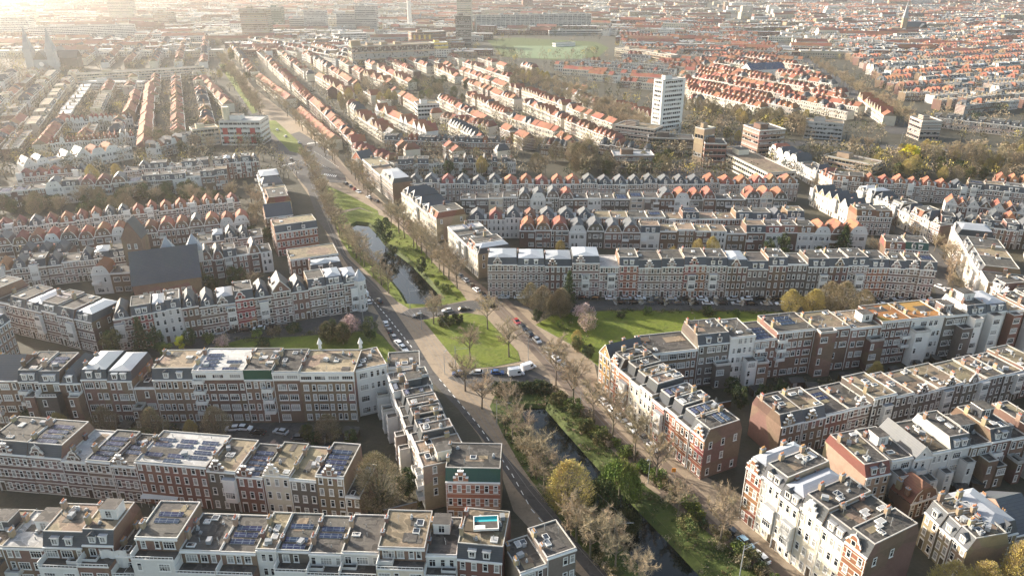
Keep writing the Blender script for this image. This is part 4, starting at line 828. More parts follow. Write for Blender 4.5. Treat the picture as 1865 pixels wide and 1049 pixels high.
# garden courts
for i, (k, x, y, s) in enumerate((('dense',200,800,.9),('dense',285,805,.85),('olive',245,812,.6),('dense',395,800,.85),('green',270,810,.55),('gold',110,790,.6),('green',60,775,.6),('bare',45,765,.7),('dense',600,805,.75),('green',640,815,.6),('olive',560,800,.5),('green',575,812,.45),('gold',350,800,.5),('pink',500,822,.45))): tree(k, x, y, s, f'{KIND[k][1]}, {ORD[i]} planted in the yard behind the ornate red row', f'{KIND[k][1]}s in the yard behind the ornate red row')
for i, (k, x, y, s) in enumerate((('gold',1590,700,.75),('green',1345,745,.7),('green',1330,720,.6),('green',1420,722,.6),('olive',1650,690,.4),('shrub',1700,676,1.2),('green',1385,730,.55))): tree(k, x, y, s, f'{KIND[k][1]}, {ORD[i]} planted in the court behind the sunlit canal row', f'{KIND[k][1]}s in the court behind the sunlit canal row')
tree('gold', 1842, 1095, 1.25, 'large golden tree at the lower right corner', var=1); tree('gold', 1718, 1108, 1.15, 'golden tree at the bottom edge beside the cream row', var=0); tree('gold', 1885, 1065, 1.0, 'golden tree cut by the right edge', var=0); tree('gold', 1780, 1105, 1.1, 'low golden tree between the two large golden trees', var=1)
# shrubs along the canals
hedge = [(905+i*9, 712 + trr.uniform(-2, 3)) for i in range(11)]
for i, (x, y) in enumerate(hedge): tree('shrub', x, y, 1.15, 'dark shrub in the hedge at the lower canal head', 'shrubs of the canal head hedge', var=0)
for i in range(30):
    t = i / 29; x, y = 1020 + t * 390, 722 + t * 335; tree('shrub', x + trr.uniform(-16, 6), y + trr.uniform(-6, 8), trr.uniform(.7, 1.4), 'low shrub on the right bank of the lower canal', 'shrubs on the right bank of the lower canal')
for i in range(14):
    t = i / 13; x, y = 925 + t * 190, 770 + t * 280; tree('shrub', x + trr.uniform(-6, 8), y, trr.uniform(.6, 1.2), 'low shrub on the left bank of the lower canal', 'shrubs on the left bank of the lower canal')
[tree('olive', x_, y_, s_, f'broad sunlit olive bush, {ORD[i_]} below the canal head on its right bank', 'olive bushes on the right canal bank') for i_, (x_, y_, s_) in enumerate(((1022,742,.62),(1045,764,.6),(1068,790,.55),(1088,812,.5)))]
tree('olive', 1010, 740, .5, 'olive bush at the head of the lower canal'); tree('olive', 1252, 985, .8, 'olive tree beside the lower canal path'); tree('bare', 1235, 940, .7, 'small bare tree beside the lower canal path'); tree('olive', 1060, 790, .5, 'olive bush along the right bank of the lower canal')
tree('green', 702, 447, 1.3, 'tall dark evergreen beside the pond', var=0); tree('green', 768, 498, .75, 'dark evergreen bush on the right pond bank', var=1); tree('green', 716, 470, .6, 'dark bush below the tall pond evergreen'); tree('lime', 795, 522, .4, 'lime bush at the foot of the pond'); tree('shrub', 812, 532, 1.3, 'round shrub at the foot of the pond', var=2); tree('bare', 795, 576, .7, 'small bare tree at the pond bridge')
shed_ = MB(); shed_.box(0, 0, 0, 3.2, 2.4, 2.2, 'dark_wood', skip='t'); SHW = shed_.mesh('wall'); shed_ = MB(); shed_.face([(-.15,-.15,2.15),(3.35,-.15,2.15),(3.35,2.55,2.6),(-.15,2.55,2.6)], 'felt_roof'); shed_.face([(0,2.4,2.2),(3.2,2.4,2.2),(3.2,2.4,2.58),(0,2.4,2.58)], 'dark_wood'); SHR = shed_.mesh('roof'); shed_ = MB(); shed_.box(.4,-.05,.05,1.3,0,2.0,'grey_wall'); SHD = shed_.mesh('door')
for cn, (wh, pts) in enumerate((('below the right lawn backs', [(1370,722),(1440,708),(1470,716),(1530,698),(1565,702),(1625,688),(1680,676),(1715,668),(1755,664)]), ('behind the ornate red row', [(70,792),(140,786),(165,800),(235,792),(330,792),(372,806),(590,812),(625,800)]), ('behind the cream row', [(1600,885),(1640,930),(1740,905),(1790,895),(1560,875)]))):
    for i, q in enumerate(pts):
        r = empty('garden_shed', at(*q), trr.choice((-.1, .1, 1.5, .25))); r.scale = (trr.uniform(.8, 1.4), trr.uniform(.8, 1.3), 1); tag(r, f'dark garden shed, {ORD[i]} from left in the court {wh}', 'shed', 'garden sheds ' + wh); obj('wall', SHW, r); obj('roof', SHR, r); obj('door', SHD, r)
trees('bare', [(935,800),(968,868),(990,900),(1012,935),(1050,985),(1075,1015)], .95, 'on the left bank beside the dark road')
# middle distance
tree('fir', 1533, 462, 1.15, 'broad dark cedar behind the banded row', var=1); tree('green', 1425, 466, .95, 'dark evergreen left of the cedar'); tree('green', 1400, 468, .8, 'smaller dark evergreen left of the cedar'); tree('gold', 1270, 470, .8, 'golden tree behind the banded row'); tree('gold', 1295, 470, .8, 'second golden tree behind the banded row'); tree('gold', 1020, 466, .7, 'golden tree behind the zinc roofs'); tree('gold', 1225, 474, .6, 'low golden tree behind the banded row'); tree('bare', 1590, 468, .7, 'bare tree right of the cedar'); tree('olive', 1490, 466, .5, 'pale olive tree left of the cedar')
tree('dense', 318, 530, 1.0, 'round brown tree before the slate church roof', var=0)
tree('gold', 172, 340, 1.1, 'left of two tan trees at the upper left rows', var=0); tree('gold', 217, 338, 1.1, 'right of two tan trees at the upper left rows', var=1); tree('white', 40, 462, .9, 'white blossom tree among the gambrel backs')
tree('green', 816, 322, 1.0, 'dark evergreen behind the topmost hipped row', var=0); tree('gold', 877, 322, 1.1, 'tan tree right of the dark evergreen', var=0); tree('green', 845, 326, .6, 'small evergreen between evergreen and tan tree')
grove(('dense', 'bare', 'dense'), 952, 285, 1092, 325, 20, 1.1, 'in the grove behind the topmost hipped row'); grove(('dense', 'olive'), 1100, 290, 1215, 320, 14, .9, 'beside the brick school')
grove(('dense', 'olive', 'bare'), -5, 372, 250, 404, 34, .9, 'in the gardens behind the gambrel backs'); grove(('bare', 'olive'), 215, 355, 455, 380, 26, .9, 'in the gardens behind the pale backs'); grove(('bare', 'olive'), 270, 245, 400, 285, 16, 1.0, 'below the white office')
trees('tall', line((1675,305), (1865,322), 9, 3), 1.1, 'in the park at the right edge'); grove(('gold', 'olive', 'dense'), 1590, 280, 1870, 332, 46, .95, 'under the tall park trees'); tree('yellow', 1651, 306, 1.55, 'bright yellow tree at the park edge'); tree('green', 1666, 308, 1.0, 'dark tree beside the bright yellow tree'); tree('tall', 1552, 282, .95, 'bare tree beside the far canal'); tree('tall', 1577, 285, .9, 'second bare tree beside the far canal')
trees('bare', line((560,300), (600,392), 12, 4), .95, 'on the green strip below the crossing')
trees('bare', line((640,318), (676,366), 6, 2), 1.0, 'on the road above the pond')
trees('bare', line((402,110), (474,212), 34, 5), 1.1, 'along the median of the upper left road'); grove(('gold', 'bare', 'olive'), 395, 85, 450, 150, 16, 1.0, 'at the head of the upper left road'); grove(('bare', 'olive', 'dense'), 452, 335, 500, 450, 16, .8, 'in the yards behind the left road blocks'); grove(('bare', 'olive', 'green'), 350, 500, 480, 545, 10, .7, 'in the court behind the left plaza row')
trees('bare', line((450,130), (610,300), 26, 4), .95, 'along the right side of the upper road')
trees('bare', line((950,142), (1190,248), 30, 5), 1.15, 'along the upper boulevard, far side'); trees('bare', line((950,155), (1185,262), 30, 6), 1.1, 'along the upper boulevard, near side'); grove(('dense', 'gold'), 925, 135, 1010, 165, 14, 1.0, 'at the head of the upper boulevard'); grove(('dense', 'bare', 'gold'), 620, 165, 720, 205, 22, 1.05, 'in the grove among the orange rows'); grove(('dense', 'olive'), 745, 150, 850, 190, 20, 1.0, 'between the orange rows, upper middle'); tree('lime', 782, 180, 1.2, 'lime green tree among the orange rows')
trees('bare', line((1478,122), (1655,238), 34, 5), 1.1, 'along the right boulevard')
trees('dense', line((1252,205), (1505,248), 26, 7), 1.05, 'below the orange rows'); grove(('dense', 'bare', 'gold'), 1255, 225, 1500, 262, 26, .95, 'beside the far canal'); trees('bare', line((1720,475), (1735,555), 5, 2), .8, 'along the bright row street')
trees('bare', line((1480,350), (1700,458), 7, 2), .6, 'along the diagonal street')
# ------------------------------------------------------------------ cars
def car_meshes(paint, van=False, camper=False):
    b = MB(); g = MB(); L2, W2 = (2.15, .88) if not van else (2.6, .98); zt = 1.45 if not van else (2.3 if not camper else 2.7)
    hull = [(-L2, .32), (L2, .32), (L2 + .05, .6), (L2 - .08, .8), (L2 * .52, .95), (-L2 * .9, .98), (-L2 - .04, .7)]
    b.prism(hull, -W2, W2, paint)
    if not van: lo = [(-L2 * .86, -W2 + .05), (L2 * .5, -W2 + .05), (L2 * .5, W2 - .05), (-L2 * .86, W2 - .05)]; hi = [(-L2 * .62, -W2 + .2), (L2 * .12, -W2 + .2), (L2 * .12, W2 - .2), (-L2 * .62, W2 - .2)]
    else: lo = [(-L2, -W2 + .01), (L2 * .72, -W2 + .01), (L2 * .72, W2 - .01), (-L2, W2 - .01)]; hi = [(-L2 + .05, -W2 + .1), (L2 * .5, -W2 + .1), (L2 * .5, W2 - .1), (-L2 + .05, W2 - .1)]
    z0 = .955
    for j in range(4):
        k = (j + 1) % 4; q = [(*lo[j], z0), (*lo[k], z0), (*hi[k], zt), (*hi[j], zt)]
        if van and j != 1: b.face(q, paint)
        else: g.face(q, 'car_glass')
    if van:
        for s in (-1, 1): g.face([(L2 * .1, s * (W2 + .005), 1.15), (L2 * .55, s * (W2 + .005), 1.15), (L2 * .45, s * (W2 - .03), 1.85), (L2 * .1, s * (W2 - .03), 1.85)], 'car_glass')
    b.face([(*p, zt) for p in hi], paint)
    b.box(L2 - .02, -W2 + .1, .55, L2 + .06, -W2 + .45, .72, 'white_trim'); b.box(L2 - .02, W2 - .45, .55, L2 + .06, W2 - .1, .72, 'white_trim')
    b.box(-L2 - .06, -W2 + .06, .6, -L2 + .02, -W2 + .3, .8, 'red_panel'); b.box(-L2 - .06, W2 - .3, .6, -L2 + .02, W2 - .06, .8, 'red_panel')
    return b.mesh('car_body'), g.mesh('car_windows'), L2, W2
w = MB()
for s in (-1, 1): w.face([(math.cos(t) * .32, s * .1, math.sin(t) * .32) for t in [s * -i * math.pi / 5 for i in range(10)]], 'tyre'); w.face([(math.cos(t) * .18, s * .105, math.sin(t) * .18) for t in [s * -i * math.pi / 4 for i in range(8)]], 'steel')
for i in range(10): a, c = i * math.pi / 5, (i + 1) * math.pi / 5; w.face([(math.cos(a)*.32, -.1, math.sin(a)*.32), (math.cos(c)*.32, -.1, math.sin(c)*.32), (math.cos(c)*.32, .1, math.sin(c)*.32), (math.cos(a)*.32, .1, math.sin(a)*.32)], 'tyre')
WHEEL = w.mesh('wheel')
PAINT = {'white': 'paint_white', 'silver': 'paint_silver', 'grey': 'paint_grey', 'black': 'paint_black', 'blue': 'paint_blue', 'red': 'paint_red', 'light blue': 'paint_sky'}
CM = {}
crr = random.Random(9)
def car(p, ang, colour, label, group, van=False, near=True):
    k = (colour, van)
    if k not in CM: CM[k] = car_meshes(PAINT[colour], bool(van), van == 'camper')
    body, win, L2, W2 = CM[k]; r = empty('parked_van' if van else 'parked_car', (p.x, p.y, .03), ang); tag(r, label, 'van' if van else 'car', group); obj('body', body, r); obj('windows', win, r)
    if near:
        for sx in (-.62, .62):
            for sy in (-1, 1): obj('wheel', WHEEL, r, (sx * L2, sy * (W2 - .08), .32))
COLS = ['white', 'silver', 'grey', 'black', 'grey', 'black', 'blue', 'silver', 'red', 'grey', 'black']
def cars(pts, where, cols=None, near=True, along=None, order='from left'):
    ws = [at(*q, 0) for q in pts]; n = len(ws)
    for i, p in enumerate(ws):
        a, c = (at(*along[0]), at(*along[1])) if along else (ws[max(i - 1, 0)], ws[min(i + 1, n - 1)])
        d = c - a; ang = math.atan2(d.y, d.x) + (math.pi if crr.random() < .5 else 0) + crr.uniform(-.04, .04); colr = cols[i % len(cols)] if cols else crr.choice(COLS)
        car(p, ang, colr, f"{colr} car, {ORD[i] + ' ' + order + ', ' if n > 1 else ''}{where}", 'cars ' + where, near=near)
cars(line((1128,553),(1690,558),22), 'parked along the lawn side of the right plaza street', ['black','black','grey','black','grey','black','white','black','silver','black','silver','white'])
cars(line((918,544),(1690,548),29,2), 'parked before the banded right plaza row', ['silver','white','black','black','grey','black','black','white','silver','white','grey','silver','black','white','grey'])
cars(line((205,628),(520,596),14,2), 'parked along the lawn side of the left plaza street', ['black','grey','silver','black','black','white'])
cars(line((300,606),(645,566),13,2), 'parked before the banded left plaza row', ['grey','black','silver','black','red','white','black'])
cars([(703,592),(709,604),(717,616),(726,627),(735,637),(741,645)], 'parked in a line along the left canal road', ['silver','black','grey','white','silver','silver'], order='from top')
cars([(691,550)], 'driving down the left canal road', ['black'], along=((691,574),(658,524))); cars([(672,552)], 'parked at the banded corner turret', ['silver'], along=((691,574),(658,524)))
cars([(941,588),(953,599),(964,610),(978,622),(999,642),(1013,655),(1027,667)], 'parked along the right lawn tip', ['red','black','black','silver','silver','white','grey'], order='from top')
cars([(1097,732),(1113,748),(1130,764),(1150,782),(1172,800),(1190,817)], 'parked before the sunlit canal row', ['white','white','silver','white','grey','white'], order='from top')
cars([(1332,970),(1357,991),(1386,1018)], 'parked at the foot of the cream row', ['black','light blue','white'], order='from top')
cars([(838,504),(848,512),(858,521),(868,530),(880,539)], 'parked at the canal end of the banded row', ['grey','silver','black','white','black'], order='from top')
cars([(800,452),(810,462)], 'parked beside the flat roofed pond row', ['silver','white'], order='from top')
cars([(630,336),(638,341),(645,346),(653,351),(672,361),(686,368)], 'parked on the road above the pond', ['black','grey','red','white','white','black'], order='from top')
cars([(836,682),(868,681),(906,681)], 'parked below the triangular lawn', ['blue','silver','blue'])
cars([(815,568),(845,565),(762,577)], 'on the pond bridge street', ['silver','black','grey'])
cars([(425,783),(446,782),(512,789),(546,800),(470,790)], 'parked in the walled yard of the garden backs', ['white','white','silver','grey','black'])
cars([(1712,525),(1728,531),(1742,524)], 'parked in the street of the bright row', ['white','silver','grey'])
cars([(562,276),(545,262),(520,250),(505,238),(530,292)], 'on the upper crossing', ['white','grey','silver','white','black'], False, ((505,238),(562,290)))
cars(line((268,158),(268,255),14,1), 'parked along the far street, east kerb', None, False, ((262,155),(260,255)), 'from top'); cars(line((256,158),(250,255),14,1), 'parked along the far street, west kerb', None, False, ((262,155),(260,255)), 'from top')
p = at(940, 683); car(p, .25, 'white', 'white camper van parked below the triangular lawn', None, 'camper'); p = at(962, 672); car(p, .6, 'white', 'white van parked beside the white camper van', None, True); p = at(664, 538); car(p, 2.1, 'white', 'white delivery van beside the banded corner turret', None, True)
# ------------------------------------------------------------------ street furniture
lp = MB(); lp.tube((0,0,0),(0,0,7.6),.11,.06,'steel',6); lp.tube((0,0,7.6),(1.1,0,7.9),.05,.04,'steel',5); LPM = lp.mesh('post'); lh = MB(); lh.box(.8,-.14,7.82,1.5,.14,7.98,'lead_grey',bottom=True); LHM = lh.mesh('lamp_head')
for i, (x, y, w) in enumerate(((962,655,'at the triangular lawn'),(1057,745,'by the lower canal path'),(810,681,'on the tram road by the lawn'),(768,600,'on the kerb of the triangular lawn'),(1180,880,'beside the lower canal path'),(662,588,'by the left plaza street'),(1640,262,'at the yellow park tree'),(1600,255,'at the boulevard crossing'))):
    r = empty('street_lamp', at(x, y), crr.uniform(0, 6)); tag(r, 'grey street lamp ' + w, 'lamp post', 'street lamps'); obj('post', LPM, r); obj('lamp_head', LHM, r)
pm = MB(); pm.tube((0,0,0),(0,0,8.5),.14,.1,'steel',6); PM_ = pm.mesh('pole'); am = MB(); am.tube((0,0,7.2),(4.2,0,7.6),.05,.04,'steel',4); am.tube((0,0,8.2),(4.2,0,7.6),.03,.03,'steel',4); AM_ = am.mesh('bracket')
TPO = [(1347,1048),(1117,1000),(1015,905),(905,775),(830,672),(747,562),(690,500)]
for i, (x, y) in enumerate(TPO):
    r = empty('tram_pole', at(x, y), 0 if i else .5); tag(r, f'grey tram wire pole, {ORD[i]} up the canal road from the bottom', 'pole', 'tram wire poles'); obj('pole', PM_, r); obj('bracket', AM_, r)
tw = MB(); pl = [at(x, y) + Vector((3.6 if i else 2, 0, 7.5)) for i, (x, y) in enumerate(TPO)]
for a, c in zip(pl[1:], pl[2:]): tw.tube(a, c, .02, .02, 'rail', 3)
tag(obj('tram_wire', tw.mesh('tram_wire')), 'thin overhead tram wire along the left canal road', 'wire')
r = empty('road_sign', at(1226, 868)); tag(r, 'small orange road sign beside the right canal path', 'sign'); s = MB(); s.tube((0,0,0),(0,0,2.2),.04,.04,'steel',5); obj('post', s.mesh('post'), r); s = MB(); s.box(-.5,-.04,1.5,.5,.04,2.7,'orange_plastic',bottom=True); obj('sign_board', s.mesh('sign_board'), r)
# white event canopy and scaffold sheet by the ornate row
a, c = at(254, 905, 3), at(322, 908, 3); ang = math.atan2(c.y - a.y, c.x - a.x); ln = (c - a).length
r = empty('garden_marquee', (a.x, a.y, 0), ang); tag(r, 'long white marquee canopy before the ornate red row', 'marquee'); m_ = MB()
for i in range(5): x0, x1 = ln * i / 5, ln * (i + 1) / 5; m_.face([(x0,0,2.6),(x1,0,2.6),(x1,2.2,3.2),(x0,2.2,3.2)],'white_paint'); m_.face([(x1,4.4,2.6),(x0,4.4,2.6),(x0,2.2,3.2),(x1,2.2,3.2)],'white_paint')
obj('canopy', m_.mesh('canopy'), r)
for i in range(6):
    for y in (.05, 4.3): m_ = MB(); m_.tube((ln*i/5,y,0),(ln*i/5,y,2.6),.05,.05,'white_trim',5); obj('pole', m_.mesh('pole'), r)
a = at(186, 990, 10.5); r = empty('scaffold_sheet', (a.x, a.y - .9, 0), -.02); tag(r, 'white scaffold sheet hung over a brick garden back', 'scaffold sheet'); m_ = MB()
for i in range(9):
    for k in range(7):
        f_ = lambda i, k: (i * .62, -.5 - .16 * math.sin(i * 1.7 + k * .8) - .05 * (i % 2), 10.2 - k * 1.5 + .12 * math.sin(i * .9)); m_.face([f_(i, k + 1), f_(i + 1, k + 1), f_(i + 1, k), f_(i, k)], 'white_paint')
obj('sheet', m_.mesh('sheet'), r)
for x in (0, 2.8, 5.5): m_ = MB(); m_.tube((x,-.3,0),(x,-.3,10.6),.05,.05,'steel',5); obj('scaffold_pole', m_.mesh('scaffold_pole'), r)
# teal roof pool on the corner house
a = at(886, 960, 13.9); r = empty('roof_pool', (a.x - 2.6, a.y - 1.2, 13.95), .06); tag(r, 'teal framed roof opening on the corner house', 'roof terrace'); m_ = MB(); trims(m_, 0, 0, 5.2, 4.0, 0, 'white_trim', .18, .5); obj('frame', m_.mesh('frame'), r)
m_ = MB(); m_.face([(.18,.18,.05),(5,.18,.05),(5,3.8,.05),(.18,3.8,.05)],'felt_roof'); m_.face([(.19,3.79,.05),(5,3.79,.05),(5,3.79,.48),(.19,3.79,.48)],'teal'); m_.face([(.2,2.7,.06),(5,2.7,.06),(5,3.78,.06),(.2,3.78,.06)],'teal'); obj('lining', m_.mesh('lining'), r); m_ = MB(); m_.box(.3,.25,.06,2.4,1.2,.5,'white_paint'); obj('bench', m_.mesh('bench'), r)
# low garden walls and sheds in the courts
for i, (x, y, x2, y2) in enumerate(((60,815,330,800),(330,812,640,826),(1400,742,1700,690),(700,940,760,925),(1180,770,1330,740),(215,800,212,770),(300,800,298,772),(360,800,356,775))):
    a, c = at(x, y), at(x2, y2); d = c - a; r = empty('garden_wall', a, math.atan2(d.y, d.x)); m_ = MB(); m_.box(0,-.12,0,d.length,.12,1.9,'brown_brick'); obj('wall', m_.mesh('wall'), r); m_ = MB(); m_.box(-.05,-.17,1.9,d.length+.05,.17,2.0,'lead_grey',bottom=True); obj('coping', m_.mesh('coping'), r)
    tag(r, 'brown brick garden wall ' + ('along the left half of the court behind the ornate red row', 'along the right half of the court behind the ornate red row', 'along the court behind the dark brick street row', 'beside the huge bare courtyard tree', 'in the court behind the sunlit canal row', 'leftmost of three crossing the court behind the ornate row', 'middle of three crossing the court behind the ornate row', 'rightmost of three crossing the court behind the ornate row')[i], 'garden wall', 'garden walls')
# ------------------------------------------------------------------ landmarks
OCC = []
def shape(name, mb, parent): return obj(name, mb.mesh(name), parent)
def block(name, label, A, B, h, d, wall, floors, cat='apartment block', roofm='gravel_roof', band=.5, mull=2.4, ends=True, fin=None, pent=1, margin=.0):
    a, c = at(*A, h), at(*B, h); v = c - a; w = Vector((v.x, v.y, 0)).length; ang = math.atan2(v.y, v.x); r = empty(name, (a.x, a.y, 0), ang); tag(r, label, cat)
    b = MB(); b.box(0, 0, 0, w, d, h, wall, skip='t'); shape('wall', b, r); b = MB(); b.face([(0,0,h),(w,0,h),(w,d,h),(0,d,h)], roofm); trims(b, 0, 0, w, d, h, t=.4, hh=.7); shape('roof', b, r)
    fh = h / floors; mid = Vector((a.x, a.y, 0)); ux = Vector((math.cos(ang), math.sin(ang), 0)); nv = Vector((-ux.y, ux.x, 0))
    for i in range(3): q = mid + ux * w * (i + .5) / 3 + nv * d / 2; OCC.append((q.x, q.y, max(w / 6, d * .55) + 3))
    faces = [(0.0, 0.0, 0.0, w)]
    if ends: faces += [(0.0, d, -math.pi / 2, d)] if (-mid).dot(-ux) > 0 else [(w, 0.0, math.pi / 2, d)]
    for (fx, fy, rz, fw) in faces:
        X = Matrix.Translation((fx, fy, 0)) @ Matrix.Rotation(rz, 4, 'Z'); n = max(1, int(fw / mull)); n = min(n, 60)
        for k in range(floors):
            b = MB(X); z0 = k * fh + fh * (1 - band) * .6; z1 = z0 + fh * band; m = fw * margin + .35
            for i in range(n):
                x0 = m + (fw - 2 * m) * i / n; x1 = m + (fw - 2 * m) * (i + 1) / n; b.face([(x0 + .16, -.04, z0), (x1 - .16, -.04, z0), (x1 - .16, -.04, z1), (x0 + .16, -.04, z1)], 'glass')
            b.box(m, -.09, z0 - .16, fw - m, -.001, z0, 'white_trim', bottom=True); shape('window_row', b, r)
        if fin:
            for i in range(fin + 1): b = MB(X); x0 = (fw - .5) * i / fin; b.box(x0, -.8, 0, x0 + .5, -.001, h, 'white_trim'); shape('fin', b, r)
    for i in range(pent): b = MB(); x0 = w * (.2 + .5 * i / max(1, pent)); b.box(x0, d * .3, h + .01, x0 + min(8, w * .3), d * .7, h + 3.2, wall, top='felt_roof'); shape('roof_house', b, r)
    return r, w, d, h
block('residential_tower', 'tall white residential tower with dark window strips above the boulevard', (1208,148), (1249,144), 42, 10, 'white_paint', 13, 'tower', 'pale_roof', .48, 2.2, pent=1, margin=.1)
block('brick_office', 'red brick office with flat dark roof behind the car park', (1284,263), (1324,264), 15, 16, 'red_brick', 4, 'office', 'felt_roof'); block('brick_tower', 'narrow tan brick tower beside the red brick office', (1266,233), (1283,237), 23, 10, 'tan_brick', 2, 'tower', band=.2)
block('brick_apartments', 'brown brick apartment block left of the far canal', (1384,240), (1432,237), 19, 20, 'brown_brick', 6, 'apartment block', 'felt_roof', .45, 3); block('grey_apartments', 'grey glazed apartments facing the far canal', (1468,222), (1537,227), 12, 12, 'grey_wall', 4)
block('banded_corner_block', 'white banded corner block at the boulevard mouth', (1680,222), (1717,222), 14, 18, 'banded_brick', 4, 'apartment block', band=.45)
r, w, d, h = block('white_office', 'white office block with red framed panels at the upper left', (398,222), (473,222), 17, 20, 'white_paint', 5, 'office', 'pale_roof', .45, 3)
for i in range(3):
    for k in range(2): b = MB(); b.box(2 + i * w / 3, -.35, 2 + k * 6, 5.5 + i * w / 3, -.1, 6.5 + k * 6, 'red_panel', bottom=True); shape('panel', b, r)
b = MB(); b.tube((3, 8, h), (3, 8, h + 9), 2.6, 2.6, 'beige_wall', 10, True); shape('drum_tower', b, r)
block('beige_flats', 'low beige flats left of the white office', (350,238), (398,233), 12, 12, 'beige_wall', 4); block('long_pale_flats', 'long pale flats across the upper left streets', (138,137), (372,123), 11, 12, 'beige_wall', 4); block('white_hall', 'white low hall before the long pale flats', (150,150), (258,151), 7, 14, 'white_paint', 2, 'hall', 'pale_roof', .3, 5)
block('white_slab', 'long white slab block behind the twin spired church', (50,51), (245,46), 22, 14, 'white_paint', 8, band=.55); block('white_slab', 'taller white slab block cut by the upper left edge', (-60,33), (50,34), 32, 14, 'white_paint', 11, band=.55)
block('high_rise', 'pale high rise tower cut by the top edge, upper left', (188,-22), (231,-22), 70, 25, 'beige_wall', 22, 'tower', band=.4); block('ochre_block', 'ochre block right of the pale high rise', (277,22), (304,23), 30, 20, 'tan_brick', 9, 'office')
block('bronze_tower', 'bronze glass office tower left of the green one', (435,17), (484,17), 50, 26, 'tan_brick', 15, 'tower'); block('green_glass_tower', 'green glass tower with white floor bands', (487,14), (511,14), 40, 20, 'green_clad', 12, 'tower', band=.45)
block('grey_slab', 'grey slab block right of the green tower', (552,20), (591,20), 38, 20, 'grey_wall', 12); block('grey_annex', 'lower grey annex of the grey slab block', (526,35), (553,35), 26, 20, 'grey_wall', 8); block('dark_slab', 'dark grey slab block behind the white school', (645,12), (684,12), 45, 22, 'grey_wall', 14); block('dark_annex', 'lower wing joined to the dark slab block', (612,26), (646,26), 32, 20, 'grey_wall', 10)
block('white_school', 'white school with tall windows behind the orange roofs', (608,63), (667,61), 14, 22, 'white_paint', 4, 'school', 'pale_roof', .6, 5)
r, w, d, h = block('brick_factory', 'long brown brick factory hall with tall bays', (640,86), (791,80), 24, 26, 'tan_brick', 3, 'factory', 'gravel_roof', .75, 7, fin=None, pent=3)
b = MB(); b.box(0, 2, h, 12, 14, h + 7, 'tan_brick', top='gravel_roof'); shape('stair_tower', b, r)
r, w, d, h = block('panelled_hall', 'dark brick hall with yellow upright panels', (749,60), (812,58), 23, 22, 'brown_brick', 4, 'hall', 'pale_roof', .2, 6)
for i in range(4): b = MB(); b.box(3 + i * 8, -.5, 3, 6 + i * 8, -.1, h - 4, 'yellow_panel', bottom=True); shape('panel', b, r)
block('yellow_box', 'bright yellow box building beside the dark brick hall', (787,79), (816,78), 17, 18, 'yellow_panel', 2, 'hall', 'pale_roof', .2, 9); block('dark_brick_tower', 'dark brick tower right of the yellow building', (829,30), (857,30), 44, 22, 'grey_brick', 13, 'tower'); block('high_rise', 'beige high rise behind the dark brick tower', (831,-20), (858,-20), 75, 24, 'beige_wall', 24, 'tower', band=.4)
r = empty('factory_chimney', at(747, 52)); tag(r, 'slender white factory chimney reaching past the top edge', 'chimney'); b = MB(); b.tube((0,0,0),(0,0,90),4.6,3.2,'white_paint',12,True); shape('shaft', b, r); b = MB(); b.tube((0,0,0),(0,0,8),5,3.6,'slate',12,True); shape('base', b, r); OCC.append((*at(747,52).xy, 12))
block('finned_slab', 'long grey slab block with white fins above the sports field', (867,29), (1077,26), 27, 14, 'grey_wall', 9, fin=24, band=.6, pent=4); block('low_workshops', 'low grey workshops before the finned slab block', (1000,57), (1098,56), 8, 16, 'grey_wall', 2, 'workshop', 'felt_roof'); block('low_workshops', 'low pale workshops left of the grey workshops', (955,52), (998,53), 8, 16, 'beige_wall', 2, 'workshop', 'pale_roof')
block('brick_school', 'low brown brick school beside the car park', (1118,285), (1192,285), 8, 14, 'brown_brick', 2, 'school', 'lead_grey', .5, 2.6); block('banded_flats', 'white and brown banded flats left of the white tower', (1120,228), (1192,237), 14, 15, 'banded_brick', 5); block('grey_terrace_block', 'dark grey block at the foot of the white tower', (1180,252), (1264,255), 10, 14, 'grey_brick', 3, roofm='felt_roof')
block('beige_gallery_flats', 'long sunlit beige gallery flats beside the car park', (1302,270), (1398,317), 9, 18, 'cream_paint', 3, roofm='gravel_roof'); block('terrace_flats', 'low brown flats under the park trees', (1500,284), (1590,302), 6, 14, 'tan_brick', 2)
block('white_cube', 'white cube flats among orange roofs', (760,192), (800,190), 13, 16, 'white_paint', 4); block('sports_pavilion', 'low white pavilion on the green sports field', (1012,80), (1048,78), 5, 10, 'white_paint', 1, 'pavilion', 'pale_roof', .2, 9, pent=0); block('long_beige_flats', 'long beige flats right of the sports field', (1120,88), (1195,96), 11, 12, 'beige_wall', 4); block('long_beige_flats', 'tan flats before the long beige flats', (1178,95), (1222,102), 12, 12, 'tan_brick', 4)
def hall_roof(name, label, A, B, h, d, rise, wall, roof, cat):
    a, c = at(*A, h), at(*B, h); v = c - a; w = Vector((v.x, v.y, 0)).length; r = empty(name, (a.x, a.y, 0), math.atan2(v.y, v.x)); tag(r, label, cat); b = MB(); b.box(0,0,0,w,d,h,wall,skip='t')
    for x in (0, w): b.face([(x,0,h),(x,d,h),(x,d/2,h+rise)] if x else [(x,d,h),(x,0,h),(x,d/2,h+rise)], wall)
    shape('wall', b, r); b = MB(); b.face([(-.4,-.5,h-.3),(w+.4,-.5,h-.3),(w+.4,d/2,h+rise+.1),(-.4,d/2,h+rise+.1)], roof); b.face([(w+.4,d+.5,h-.3),(-.4,d+.5,h-.3),(-.4,d/2,h+rise+.1),(w+.4,d/2,h+rise+.1)], roof); shape('roof', b, r)
    q = Vector((a.x, a.y, 0)) + Vector((v.x, v.y, 0)) * .5; OCC.append((q.x, q.y + d / 2, w * .6 + 4)); return r, w
